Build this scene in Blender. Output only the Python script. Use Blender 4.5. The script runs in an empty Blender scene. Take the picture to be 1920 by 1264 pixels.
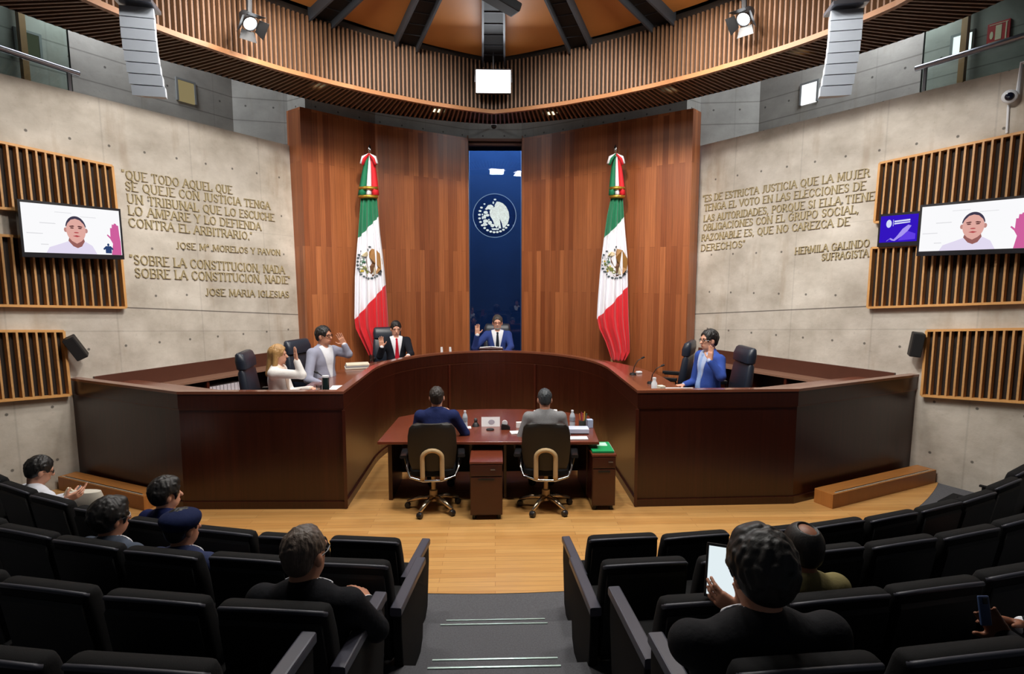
import bpy, bmesh, math, random
import numpy as np
from mathutils import Vector, Matrix
random.seed(7)
SC = bpy.context.scene
COL = SC.collection

# ------------------------------------------------------------------ camera
F, CX, CY, HOR, CAMZ = 1100., 960., 632., 520., 2.6
TH = math.atan((CY-HOR)/F); YAW = math.atan((960-927)/F)
st, ct, sy, cy = math.sin(TH), math.cos(TH), math.sin(YAW), math.cos(YAW)
CF, CR, CU = (sy*ct, cy*ct, -st), (cy, -sy, 0), (sy*st, cy*st, ct)
cam = bpy.data.cameras.new('camera'); cam.sensor_width = 36; cam.lens = 36*F/1920
cam.clip_end = 200
camo = bpy.data.objects.new('camera', cam); COL.objects.link(camo)
camo.location = (0, 0, CAMZ); camo.rotation_euler = (math.pi/2-TH, 0, -YAW)
SC.camera = camo

def ray(px, py):
    a = (px-CX)/F; b = -(py-CY)/F
    return [CF[i]+a*CR[i]+b*CU[i] for i in range(3)]
def atz(px, py, z):
    d = ray(px, py); t = (z-CAMZ)/d[2]; return Vector((t*d[0], t*d[1], z))
def aty(px, py, y):
    d = ray(px, py); t = y/d[1]; return Vector((t*d[0], y, CAMZ+t*d[2]))

# ------------------------------------------------------------------ light
def c(r, g, b):
    return tuple((v/12.92 if v <= .04045 else ((v+.055)/1.055)**2.4) for v in (r/255, g/255, b/255))
W = bpy.data.worlds.new('world'); SC.world = W; W.use_nodes = True
W.node_tree.nodes['Background'].inputs[0].default_value = (.75, .85, 1, 1)
W.node_tree.nodes['Background'].inputs[1].default_value = .05
def area(name, loc, tgt, size, power, col=(1, 1, 1), spread=180, size_y=None):
    l = bpy.data.lights.new(name, 'AREA'); l.energy = power; l.color = col; l.size = size; l.spread = math.radians(spread)
    if size_y: l.shape = 'RECTANGLE'; l.size_y = size_y
    o = bpy.data.objects.new(name, l); COL.objects.link(o); o.location = loc
    o.rotation_euler = (Vector(tgt)-Vector(loc)).to_track_quat('-Z', 'Y').to_euler(); return o
def spot(name, loc, tgt, power, ang, blend=.6, col=(1, 1, 1), r=.08):
    l = bpy.data.lights.new(name, 'SPOT'); l.energy = power; l.color = col; l.spot_size = math.radians(ang); l.spot_blend = blend; l.shadow_soft_size = r
    o = bpy.data.objects.new(name, l); COL.objects.link(o); o.location = loc
    o.rotation_euler = (Vector(tgt)-Vector(loc)).to_track_quat('-Z', 'Y').to_euler(); return o
SC.view_settings.view_transform = 'Standard'; SC.view_settings.look = 'None'
SC.view_settings.gamma = 1; SC.view_settings.use_curve_mapping = False
SC.view_settings.exposure = 0.0
EM = 1.0
LAMP_SPOTS = [(.1, 5.1, 6.26), (.98, 4.75, 6.26), (-2.2, 5.0, 6.2), (2.4, 5.0, 6.2), (-2.4, 7.4, 6.2), (2.4, 7.4, 6.2)]  # panels past those mirrored in the window are unseen, added to light the stage
for i, p in enumerate(LAMP_SPOTS):
    area('panel_light', (p[0], p[1], p[2]-.05), (p[0]*1.5, p[1]+1.5, 0), .46, 85, (1, .96, .9), 160)
area('flood_light', (-.005, 9.85, 5.80), (0, 4.5, 1.5), .4, 60, (.9, .95, 1), 170)
spot('wall_wash', (-1.2, 5.6, 6.25), (-4.7, 9.3, 3.3), 700, 75, .8, (1, .965, .92), .15)
spot('wall_wash', (1.3, 5.6, 6.25), (4.8, 9.2, 3.3), 680, 75, .8, (1, .98, .96), .15)
spot('wood_wash', (-1.0, 7.2, 6.2), (-1.9, 11.8, 3.7), 620, 70, .8, (1, .9, .78), .15)
spot('wood_wash', (1.0, 7.2, 6.2), (1.9, 11.6, 3.7), 620, 70, .8, (1, .9, .78), .15)
area('gallery_fill', (-5.5, 8.6, 7.0), (-5.0, 9.5, 5.2), 1.6, 115, (.9, .95, 1))  # unseen fill lamps, added to brighten the gallery walls
area('gallery_fill', (5.5, 8.6, 7.0), (5.0, 9.5, 5.2), 1.6, 115, (.9, .95, 1))
area('backdrop_fill', (0, 14.4, 7.6), (0, 15.6, 5.2), 2.5, 420, (.6, .78, 1))  # made-up lamp brightening the top of the backdrop behind the glass
for s_ in (-1, 1): area('dome_fill', (s_*3.0, 6.4, 5.7), (s_*.6, 8.4, 6.6), .5, 34, (1, .92, .8))  # unseen fill lamps, added to brighten the dome panels

# ------------------------------------------------------------------ materials
def nodes(m):
    m.use_nodes = True; nt = m.node_tree; return nt, nt.nodes['Principled BSDF']
MATS = {}
def mat(name, col, rough=.5, metal=0., spec=.5, coat=0., noise=0., nscale=8., bump=0., bscale=60., alpha=1., emis=None, es=0., sheen=0., stretch=None):
    if name in MATS: return MATS[name]
    m = bpy.data.materials.new(name); nt, b = nodes(m)
    b.inputs['Base Color'].default_value = (*col, 1); b.inputs['Roughness'].default_value = rough
    b.inputs['Metallic'].default_value = metal; b.inputs['Specular IOR Level'].default_value = spec
    b.inputs['Coat Weight'].default_value = coat; b.inputs['Coat Roughness'].default_value = .15
    if sheen: b.inputs['Sheen Weight'].default_value = sheen
    L = nt.links.new
    tc = nt.nodes.new('ShaderNodeTexCoord')
    nz = nt.nodes.new('ShaderNodeTexNoise'); nz.inputs['Scale'].default_value = nscale; nz.inputs['Detail'].default_value = 5
    L(tc.outputs['Object'], nz.inputs['Vector'])
    mx = nt.nodes.new('ShaderNodeMix'); mx.data_type = 'RGBA'
    k = noise if noise else .06
    mx.inputs['A'].default_value = (*[v*(1-k) for v in col], 1); mx.inputs['B'].default_value = (*[min(1, v*(1+k)) for v in col], 1)
    L(nz.outputs['Fac'], mx.inputs['Factor']); L(mx.outputs['Result'], b.inputs['Base Color'])
    if bump:
        n2 = nt.nodes.new('ShaderNodeTexNoise'); n2.inputs['Scale'].default_value = bscale; n2.inputs['Detail'].default_value = 4
        if stretch:
            mp = nt.nodes.new('ShaderNodeMapping'); mp.inputs['Scale'].default_value = stretch; L(tc.outputs['Object'], mp.inputs['Vector']); L(mp.outputs['Vector'], n2.inputs['Vector'])
        else: L(tc.outputs['Object'], n2.inputs['Vector'])
        bp = nt.nodes.new('ShaderNodeBump'); bp.inputs['Strength'].default_value = bump; bp.inputs['Distance'].default_value = .01
        L(n2.outputs['Fac'], bp.inputs['Height']); L(bp.outputs['Normal'], b.inputs['Normal'])
    if emis:
        b.inputs['Emission Color'].default_value = (*emis, 1); b.inputs['Emission Strength'].default_value = es
    if alpha < 1: b.inputs['Alpha'].default_value = alpha
    MATS[name] = m; return m
def planks(name, c1, c2, dark, pw, pl, rough, coord='UV', vertical=True, coat=0., grain=.35, spec=.5, gs=(3, 60)):
    m = bpy.data.materials.new(name); nt, b = nodes(m); L = nt.links.new; N = nt.nodes.new
    tc = N('ShaderNodeTexCoord'); mp = N('ShaderNodeMapping'); L(tc.outputs[coord], mp.inputs['Vector'])
    if vertical: mp.inputs['Rotation'].default_value = (0, 0, math.pi/2)
    br = N('ShaderNodeTexBrick'); br.offset = .37; br.offset_frequency = 2
    for k, v in (('Scale', 1), ('Mortar Size', .0015), ('Brick Width', pl), ('Row Height', pw), ('Bias', 0.), ('Mortar Smooth', .1)): br.inputs[k].default_value = v
    br.inputs['Color1'].default_value = (*c1, 1); br.inputs['Color2'].default_value = (*c2, 1); br.inputs['Mortar'].default_value = (*dark, 1)
    L(mp.outputs['Vector'], br.inputs['Vector'])
    m2 = N('ShaderNodeMapping'); m2.inputs['Scale'].default_value = (gs[0], gs[1], 1); L(mp.outputs['Vector'], m2.inputs['Vector'])
    nz = N('ShaderNodeTexNoise'); nz.inputs['Scale'].default_value = 1; nz.inputs['Detail'].default_value = 6; nz.inputs['Roughness'].default_value = .65
    L(m2.outputs['Vector'], nz.inputs['Vector'])
    rp = N('ShaderNodeMapRange'); rp.inputs['From Min'].default_value = .3; rp.inputs['From Max'].default_value = .7
    rp.inputs['To Min'].default_value = 1-grain; rp.inputs['To Max'].default_value = 1+grain*.6; L(nz.outputs['Fac'], rp.inputs['Value'])
    mx = N('ShaderNodeMix'); mx.data_type = 'RGBA'; mx.blend_type = 'MULTIPLY'; mx.inputs['Factor'].default_value = 1
    L(br.outputs['Color'], mx.inputs['A']); L(rp.outputs['Result'], mx.inputs['B']); L(mx.outputs['Result'], b.inputs['Base Color'])
    b.inputs['Roughness'].default_value = rough; b.inputs['Coat Weight'].default_value = coat; b.inputs['Coat Roughness'].default_value = .2
    b.inputs['Specular IOR Level'].default_value = spec
    bp = N('ShaderNodeBump'); bp.inputs['Strength'].default_value = .12; bp.inputs['Distance'].default_value = .004
    L(br.outputs['Fac'], bp.inputs['Height']); bp.invert = True; L(bp.outputs['Normal'], b.inputs['Normal'])
    return m
def concrete(name, c1, c2, stain, holes=True, lines=(), period=1.22):
    m = bpy.data.materials.new(name); nt, b = nodes(m); L = nt.links.new; N = nt.nodes.new
    def math_(op, a, bb=None, cc=None):
        n = N('ShaderNodeMath'); n.operation = op
        for i, v in enumerate((a, bb, cc)):
            if v is None: continue
            if isinstance(v, (int, float)): n.inputs[i].default_value = v
            else: L(v, n.inputs[i])
        return n.outputs[0]
    tc = N('ShaderNodeTexCoord'); uv = tc.outputs['UV']
    sx = N('ShaderNodeSeparateXYZ'); L(uv, sx.inputs[0]); u, v = sx.outputs[0], sx.outputs[1]
    def noise(sc, det, rgh=.6):
        mp = N('ShaderNodeMapping'); mp.inputs['Scale'].default_value = (*sc, 1); L(uv, mp.inputs['Vector'])
        n = N('ShaderNodeTexNoise'); n.inputs['Scale'].default_value = 1; n.inputs['Detail'].default_value = det; n.inputs['Roughness'].default_value = rgh
        L(mp.outputs['Vector'], n.inputs['Vector']); return n.outputs['Fac']
    def mrange(x, a, bb, lo, hi):
        n = N('ShaderNodeMapRange'); L(x, n.inputs['Value'])
        for k, val in zip(('From Min', 'From Max', 'To Min', 'To Max'), (a, bb, lo, hi)): n.inputs[k].default_value = val
        return n.outputs[0]
    def mix(f, a, bb, mode='MIX'):
        n = N('ShaderNodeMix'); n.data_type = 'RGBA'; n.blend_type = mode
        if isinstance(f, float): n.inputs['Factor'].default_value = f
        else: L(f, n.inputs['Factor'])
        for k, val in (('A', a), ('B', bb)):
            if isinstance(val, tuple): n.inputs[k].default_value = (*val, 1)
            else: L(val, n.inputs[k])
        return n.outputs['Result']
    colr = mix(mrange(noise((1.3, 1.6), 8), .35, .65, 0, 1), c1, c2)
    colr = mix(mrange(noise((2.6, .5), 4), .56, .75, 0, .55), colr, stain)
    colr = mix(mrange(noise((14, 14), 5), .62, .78, 0, .35), colr, tuple(x*.55 for x in c1))
    if holes:
        fu = math_('MULTIPLY', math_('SUBTRACT', math_('FRACT', math_('DIVIDE', u, .46)), .5), .46)
        fv = math_('MULTIPLY', math_('SUBTRACT', math_('FRACT', math_('DIVIDE', v, .66)), .5), .66)
        d = math_('SQRT', math_('ADD', math_('MULTIPLY', fu, fu), math_('MULTIPLY', fv, fv)))
        colr = mix(mrange(d, .013, .021, .75, 0), colr, (.03, .027, .024))
    fp = math_('ABSOLUTE', math_('SUBTRACT', math_('FRACT', math_('DIVIDE', u, period)), .5))
    colr = mix(mrange(fp, .004, .012, .16, 0), colr, (.1, .09, .08))
    for v0, k, wd, dk in lines:
        dl = math_('ABSOLUTE', math_('SUBTRACT', v, math_('ADD', v0, math_('MULTIPLY', u, k))))
        colr = mix(mrange(dl, wd*.5, wd, dk, 0), colr, (.06, .05, .045))
    L(colr, b.inputs['Base Color']); b.inputs['Roughness'].default_value = .8; b.inputs['Specular IOR Level'].default_value = .25
    bp = N('ShaderNodeBump'); bp.inputs['Strength'].default_value = .25; bp.inputs['Distance'].default_value = .01
    L(noise((18, 18), 6), bp.inputs['Height']); L(bp.outputs['Normal'], b.inputs['Normal'])
    return m
def emit(name, col, s):
    if name in MATS: return MATS[name]
    m = bpy.data.materials.new(name); m.use_nodes = True; nt = m.node_tree; nt.nodes.clear()
    e = nt.nodes.new('ShaderNodeEmission'); o = nt.nodes.new('ShaderNodeOutputMaterial')
    e.inputs[0].default_value = (*col, 1); e.inputs[1].default_value = s; nt.links.new(e.outputs[0], o.inputs[0]); MATS[name] = m; return m
def glass(name, tint, refl=.08, rough=0.):
    m = bpy.data.materials.new(name); m.use_nodes = True; nt = m.node_tree; nt.nodes.clear(); N = nt.nodes.new; L = nt.links.new
    t = N('ShaderNodeBsdfTransparent'); t.inputs[0].default_value = (*tint, 1)
    g = N('ShaderNodeBsdfGlossy'); g.inputs['Roughness'].default_value = rough
    lw = N('ShaderNodeFresnel'); lw.inputs[0].default_value = 1.5
    ad = N('ShaderNodeMath'); ad.operation = 'ADD'; ad.inputs[1].default_value = refl; L(lw.outputs[0], ad.inputs[0])
    mx = N('ShaderNodeMixShader'); o = N('ShaderNodeOutputMaterial')
    L(ad.outputs[0], mx.inputs[0]); L(t.outputs[0], mx.inputs[1]); L(g.outputs[0], mx.inputs[2]); L(mx.outputs[0], o.inputs[0]); return m

M_CONC = concrete('board_cast_concrete', c(168, 159, 146), c(206, 198, 186), c(146, 124, 98), True,
                  [(.907, -.0884, .011, .8), (.58, -.079, .012, -.0 + .18), (2.05, -.02, .008, .12)])
M_CONC2 = concrete('gallery_concrete', c(140, 137, 132), c(165, 162, 156), c(130, 120, 105), True, [(v, 0, .012, .45) for v in (4.98, 5.36, 5.74, 6.12)])
M_WOOD = planks('cedar_planks', c(124, 66, 36), c(172, 104, 62), c(92, 46, 24), .105, 2.3, .34, gs=(.9, 50), grain=.34)
M_MAH = planks('mahogany_veneer', c(50, 18, 9), c(60, 23, 12), c(30, 10, 6), .9, 6, .3, coat=.2, gs=(.8, 30), grain=.35)
M_MAHP = mat('mahogany_plain', c(64, 24, 14), .3, coat=.2, noise=.2, nscale=6)
M_MAHT = planks('mahogany_top', c(112, 52, 34), c(120, 58, 38), c(100, 44, 28), 1.5, 8, .25, coat=.5, vertical=False, coord='Object', gs=(1, 30), grain=.2)
M_OAK = planks('oak_strip_floor', c(196, 142, 80), c(214, 164, 100), c(150, 100, 54), .075, 1.3, .3, coord='Object', vertical=False, coat=.15, gs=(2, 50), grain=.16)
M_STEP = planks('oak_step', c(182, 118, 58), c(196, 132, 68), c(150, 95, 45), .5, 3, .35, coord='Object', vertical=False, gs=(3, 40), grain=.2)
M_SLAT = mat('slat_wood', c(190, 142, 88), .5, noise=.22, nscale=30)
M_SLATD = mat('drum_slat_wood', c(104, 73, 50), .5, noise=.25, nscale=20)
M_BACK = mat('dark_backing', c(38, 27, 20), .8)
M_BLACK = mat('black_metal', c(22, 22, 24), .45)
M_DOME = mat('orange_plywood', c(184, 120, 58), .6, noise=.12, nscale=2)
M_CARPET = mat('grey_carpet', c(98, 98, 102), .95, noise=.35, nscale=90, bump=.5, bscale=400, spec=.1)
M_SEAT = mat('black_seat_fabric', c(13, 13, 14), .85, noise=.2, nscale=40, bump=.15, bscale=300, spec=.25)
M_VINYL = mat('black_vinyl', c(58, 59, 68), .5, spec=.5)
M_ARM = mat('arm_pad_vinyl', c(66, 66, 78), .38)
M_LEATHER = mat('navy_leather', c(30, 36, 48), .38, bump=.1, bscale=120)
M_CHROME = mat('chrome', c(200, 200, 200), .16, 1)
M_BEIGE = mat('beige_plastic', c(196, 166, 122), .4)
M_ARRAY = mat('array_paint', c(176, 181, 188), .6)
M_WHITE = mat('white_paint', c(226, 228, 232), .5)
M_PAPER = mat('white_paper', c(236, 236, 238), .7)
M_GREY = mat('grey_grille', c(142, 148, 157), .6)
M_STEEL = mat('brushed_steel', c(150, 152, 162), .3, 1)
M_GOLD = mat('gold_brass', c(190, 150, 60), .35, .8)
M_LETTER = mat('bronze_letter', c(166, 150, 112), .5, .1)
M_SKIN = mat('skin_light', c(214, 158, 132), .55, noise=.08, nscale=20)
M_SKIN2 = mat('skin_tan', c(196, 138, 110), .55, noise=.08, nscale=20)
M_SKIN3 = mat('skin_brown', c(140, 90, 66), .5, noise=.1, nscale=20)
M_HAIR = mat('black_hair', c(22, 19, 18), .5, noise=.35, nscale=60, bump=.16, bscale=110, stretch=(1, 1, .12))
M_GHAIR = mat('grey_brown_hair', c(92, 78, 68), .5, noise=.45, nscale=60, bump=.45, bscale=110, stretch=(1, 1, .12))
M_BLOND = mat('blonde_hair', c(176, 136, 84), .45, noise=.3, nscale=50, bump=.5, bscale=90, stretch=(1, 1, .1))
M_DARKEYE = mat('dark_eye', c(30, 22, 18), .3)
M_LIP = mat('lip', c(172, 92, 84), .5)
M_GREEN = mat('flag_green', c(0, 110, 72), .75)
M_RED = mat('flag_red', c(205, 20, 34), .75)

# ------------------------------------------------------------------ mesh builder
class MB:
    def __init__(s): s.v = []; s.f = []; s.uv = []; s.mi = []; s.m = 0
    def face(s, idx, uv=None): s.f.append(tuple(idx)); s.uv.append(uv); s.mi.append(s.m)
    def add(s, pts): n = len(s.v); s.v += [tuple(p) for p in pts]; return n
    def quad(s, a, b, d, e, uv=None): n = s.add((a, b, d, e)); s.face((n, n+1, n+2, n+3), uv)
    def poly(s, pts, uv=None): n = s.add(pts); s.face(range(n, n+len(pts)), uv)
    def box(s, ctr, size, rz=0, R=None):
        x, y, z = (k/2 for k in size)
        P = [Vector(p) for p in ((-x, -y, -z), (x, -y, -z), (x, y, -z), (-x, y, -z), (-x, -y, z), (x, -y, z), (x, y, z), (-x, y, z))]
        if R is None and rz: R = Matrix.Rotation(rz, 3, 'Z')
        if R is not None: P = [R @ p for p in P]
        n = s.add([p+Vector(ctr) for p in P])
        for q in ((3, 2, 1, 0), (4, 5, 6, 7), (0, 1, 5, 4), (1, 2, 6, 5), (2, 3, 7, 6), (3, 0, 4, 7)): s.face([n+k for k in q])
        return s
    def bar(s, p0, p1, w, d, up=(0, 0, 1)):
        p0, p1 = Vector(p0), Vector(p1); z = (p1-p0); ln = z.length
        if ln < 1e-6: return s
        z = z/ln; x = z.cross(Vector(up))
        if x.length < 1e-4: x = z.cross(Vector((0, 1, 0)))
        x.normalize(); y = x.cross(z)
        R = Matrix((x, y, z)).transposed(); return s.box((p0+p1)/2, (w, d, ln), R=R)
    def loft(s, rings, caps=True, closed=True):
        k = len(rings[0]); n = s.add([p for r in rings for p in r])
        for i in range(len(rings)-1):
            for j in range(k if closed else k-1):
                a = n+i*k+j; b = n+i*k+(j+1) % k; s.face((a, b, b+k, a+k))
        if caps and closed:
            s.face([n+j for j in range(k)][::-1]); s.face([n+(len(rings)-1)*k+j for j in range(k)])
        return s
    def tube(s, pts, r, n=8, flat=None):
        pts = [Vector(p) for p in pts]; rings = []; px = None
        for i, p in enumerate(pts):
            t = (pts[min(i+1, len(pts)-1)]-pts[max(i-1, 0)]).normalized()
            if px is None:
                px = t.cross(Vector((0, 0, 1)))
                if px.length < 1e-3: px = t.cross(Vector((0, 1, 0)))
            px = (px-t*px.dot(t)).normalized(); py = t.cross(px)
            rr = r[i] if isinstance(r, (list, tuple)) else r
            rings.append([p+px*(rr*math.cos(2*math.pi*j/n))+py*(rr*(flat or 1)*math.sin(2*math.pi*j/n)) for j in range(n)])
        return s.loft(rings)
    def lathe(s, prof, n=16, M=None):
        rings = [[Vector((r*math.cos(2*math.pi*j/n), r*math.sin(2*math.pi*j/n), z)) for j in range(n)] for r, z in prof]
        if M is not None: rings = [[M @ p for p in q] for q in rings]
        return s.loft(rings)
    def prism(s, poly, fn, d0, d1):
        a = [fn(x, y, d0) for x, y in poly]; b = [fn(x, y, d1) for x, y in poly]
        return s.loft([a, b])
def _link(name, me, parent, smooth):
    o = bpy.data.objects.new(name, me); COL.objects.link(o)
    if parent is not None: o.parent = parent
    return o
def rootmat(o): return Matrix.Translation(o.location) @ o.rotation_euler.to_matrix().to_4x4()
def build(mb, name, mats, parent=None, world=True, smooth=False, bev=0., kind=None):
    V = mb.v
    if parent is not None and world:
        I = Matrix.Identity(4); p = parent; ch = []
        while p is not None: ch.append(rootmat(p)); p = p.parent
        for q in reversed(ch): I = I @ q
        I = I.inverted(); V = [tuple(I @ Vector(p)) for p in V]
    me = bpy.data.meshes.new(name); me.from_pydata(V, [], mb.f)
    if not isinstance(mats, (list, tuple)): mats = [mats]
    for m in mats: me.materials.append(m)
    if len(mats) > 1: me.polygons.foreach_set('material_index', mb.mi)
    if any(u is not None for u in mb.uv):
        ul = me.uv_layers.new(name='UVMap'); k = 0
        for fi, f in enumerate(mb.f):
            for j in range(len(f)):
                if mb.uv[fi] is not None: ul.data[k].uv = mb.uv[fi][j]
                k += 1
    if smooth: me.polygons.foreach_set('use_smooth', [True]*len(me.polygons))
    me.update(); o = _link(name, me, parent, smooth)
    if smooth == 'auto':
        bm = bmesh.new(); bm.from_mesh(me)
        for e in bm.edges:
            if len(e.link_faces) == 2 and e.calc_face_angle(0) > .7: e.smooth = False
        bm.to_mesh(me); bm.free()
    if bev:
        b = o.modifiers.new('bevel', 'BEVEL'); b.width = bev; b.segments = 2; b.limit_method = 'ANGLE'
    if kind: o['kind'] = kind
    return o
def tag(o, label, cat, group=None):
    o['label'] = label; o['category'] = cat
    if group: o['group'] = group
    return o
def thing(name, label, cat, loc=(0, 0, 0), rz=0, group=None):
    o = bpy.data.objects.new(name, None); COL.objects.link(o); o.location = loc; o.rotation_euler = (0, 0, rz)
    o.empty_display_size = .1
    return tag(o, label, cat, group)
def struct(mb, name, mats, **k): return build(mb, name, mats, kind='structure', **k)
def copy_tree(o, parent=None):
    n = o.copy(); COL.objects.link(n)
    if parent is not None: n.parent = parent
    for ch in list(o.children): copy_tree(ch, n)
    return n
def rrect(w, d, r, n=3, cx=0, cy=0):
    P = []
    for sx, sy_, a0 in ((1, 1, 0), (-1, 1, 90), (-1, -1, 180), (1, -1, 270)):
        for i in range(n+1):
            a = math.radians(a0+90*i/n); P.append((cx+sx*(w/2-r)+r*math.cos(a), cy+sy_*(d/2-r)+r*math.sin(a)))
    return P
# ------------------------------------------------------------------ setting
class Wall:
    def __init__(s, A, ang, lean, side):
        s.A = Vector(A); s.side = side; s.D = Vector((math.sin(ang)*-side, math.cos(ang), 0))
        s.N = Vector((s.D[1]*side, -s.D[0]*side, 0)); s.n = (s.N+Vector((0, 0, -lean))).normalized()
        s.V = s.D.cross(s.n)
        if s.V.z < 0: s.V = -s.V
    def pt(s, a, v, off=0.): return s.A+s.D*a+s.V*v-s.n*off
    def hit(s, px, py, off=0.):
        d = Vector(ray(px, py)); o = Vector((0, 0, CAMZ)); A = s.A-s.n*off
        p = o+d*((A-o).dot(s.n)/d.dot(s.n)); return (p-A).dot(s.D), (p-A).dot(s.V)
WL = Wall((-5.31, 7.43, 1.35), math.radians(29), .03, -1)
WR = Wall((5.5, 7.4, 1.35), math.radians(29), .03, 1)
def wall_slab(w, name, s0, s1, v0, v1):
    mb = MB(); u = [(s0, v0), (s1, v0), (s1, v1), (s0, v1)]
    f = [w.pt(a, b) for a, b in u]; k = [w.pt(a, b, -.3) for a, b in u]
    mb.poly(f if w.side > 0 else f[::-1], u if w.side > 0 else u[::-1])
    for i in range(4):
        j = (i+1) % 4; mb.poly([f[i], f[j], k[j], k[i]], [u[i], u[j], (u[j][0], u[j][1]+.3), (u[i][0], u[i][1]+.3)])
    mb.poly(k[::-1], u[::-1]); return struct(mb, name, M_CONC)
wall_slab(WL, 'wall_left', -4.6, 3.76, -1.45, 3.56)
wall_slab(WR, 'wall_right', -4.6, 3.86, -1.45, 3.62)
WOODL = [(-3.64, 10.76), (-3.313, 10.471), (-2.256, 11.559), (-1.122, 12.272), (-.535, 12.666)]
WOODR = [(.59, 12.632), (1.176, 12.203), (2.336, 11.268), (3.44, 10.36), (3.66, 10.60)]
def ribbon(mb, pts, z0, z1, u0=0., flip=False):
    u = u0
    for a, b in zip(pts[:-1], pts[1:]):
        ln = math.hypot(b[0]-a[0], b[1]-a[1]); q = [(a[0], a[1], z0), (b[0], b[1], z0), (b[0], b[1], z1), (a[0], a[1], z1)]
        t = [(u, z0), (u+ln, z0), (u+ln, z1), (u, z1)]
        if flip: q, t = q[::-1], t[::-1]
        mb.poly(q, t); u += ln
    return u
for nm, pts in (('wall_back_left', WOODL), ('wall_back_right', WOODR)):
    mb = MB()
    for i, (a, b) in enumerate(zip(pts[:-1], pts[1:])):
        ribbon(mb, [a, b], 0, 5.5, u0=i*7.3+1.1)
    back = [(x*1.0, y+.22) for x, y in pts]
    ribbon(mb, back, 0, 5.5, flip=True)
    for a, b in ((pts[0], back[0]), (back[-1], pts[-1])):
        ribbon(mb, [b, a] if a is pts[0] else [b, a], 0, 5.5)
    for i in range(len(pts)-1):
        mb.poly([(*pts[i], 5.5), (*pts[i+1], 5.5), (*back[i+1], 5.5), (*back[i], 5.5)], [(0, 0)]*4)
    struct(mb, nm, M_WOOD)
# concrete above the wood and round the galleries
gl = [WL.pt(s, 0, -1.0) for s in (-5.0, 3.3)]; gr = [WR.pt(s, 0, -1.0) for s in (3.3, -5.0)]
mb = MB(); top = [(-3.7, 11.0), (-3.3, 10.72), (-2.3, 11.82), (-1.15, 12.55), (-.535, 12.95), (.59, 12.92), (1.2, 12.5), (2.4, 11.55), (3.42, 10.65), (3.75, 10.9)]
ribbon(mb, top, 5.3, 7.6); struct(mb, 'wall_back_upper', M_CONC2)
for nm, pts in (('wall_gallery_left', [(gl[0].x, gl[0].y), (gl[1].x, gl[1].y), top[0]]), ('wall_gallery_right', [top[-1], (gr[0].x, gr[0].y), (gr[1].x, gr[1].y)])):
    mb = MB(); ribbon(mb, pts, 0, 7.6); struct(mb, nm, M_CONC2)
mb = MB(); mb.box((0, 5, 7.7), (22, 17.5, .2)); struct(mb, 'ceiling_slab', mat('dark_ceiling_paint', c(70, 74, 78), .9))
# tall window behind the bench
mb = MB(); mb.box((.025, 12.86, 3.15), (1.10, .02, 4.6)); struct(mb, 'window_1', glass('blue_tinted_glass', (.34, .46, .60), .05))
mb = MB()
for x in (-.55, .60): mb.box((x, 12.80, 3.2), (.03, .28, 4.7))
mb.box((.025, 12.80, 5.47), (1.15, .28, .05)); mb.box((.025, 12.80, 5.40), (1.12, .10, .05)); struct(mb, 'trim_1', mat('window_frame', c(120, 92, 80), .35))
mb = MB(); mb.box((0, 15.8, 4), (8, .2, 8)); mb.box((-2.2, 14.3, 4), (.2, 3, 8)); mb.box((2.2, 14.3, 4), (.2, 3, 8)); struct(mb, 'wall_backdrop', mat('backdrop_blue', c(92, 112, 146), .9, noise=.2, nscale=1.2))  # made-up backdrop that gives the tinted glass its blue gradient
# floors
def disc(mb, cx, cy_, r0, r1, a0, a1, z0, z1, n=64):
    """annular sector; angles from the -Y axis"""
    rings = []
    for i in range(n+1):
        a = math.radians(a0+(a1-a0)*i/n); s_, c_ = math.sin(a), -math.cos(a)
        rings.append([(cx+r0*s_, cy_+r0*c_, z0), (cx+r1*s_, cy_+r1*c_, z0), (cx+r1*s_, cy_+r1*c_, z1), (cx+r0*s_, cy_+r0*c_, z1)])
    mb.loft(rings)
mb = MB(); mb.poly([(7.69*math.sin(math.radians(a)), 12.3-7.69*math.cos(math.radians(a)), 0) for a in range(-70, 71, 2)] + [(7.2, 13, 0), (-7.2, 13, 0)])
struct(mb, 'floor_stage', M_OAK)
mb = MB(); mb.quad((-9, -4, -.004), (9, -4, -.004), (9, 9, -.004), (-9, 9, -.004)); struct(mb, 'floor_carpet', M_CARPET)
TIERS = [(8.43, 0, .2), (9.15, .2, .39), (9.87, .39, .585), (10.62, .585, .79), (11.6, .79, .98)]
for r, z0, z1 in TIERS:
    mb = MB(); disc(mb, 0, 12.3, r, 15, -44, 44, z0, z1); struct(mb, 'floor_tier', M_CARPET)
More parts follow.
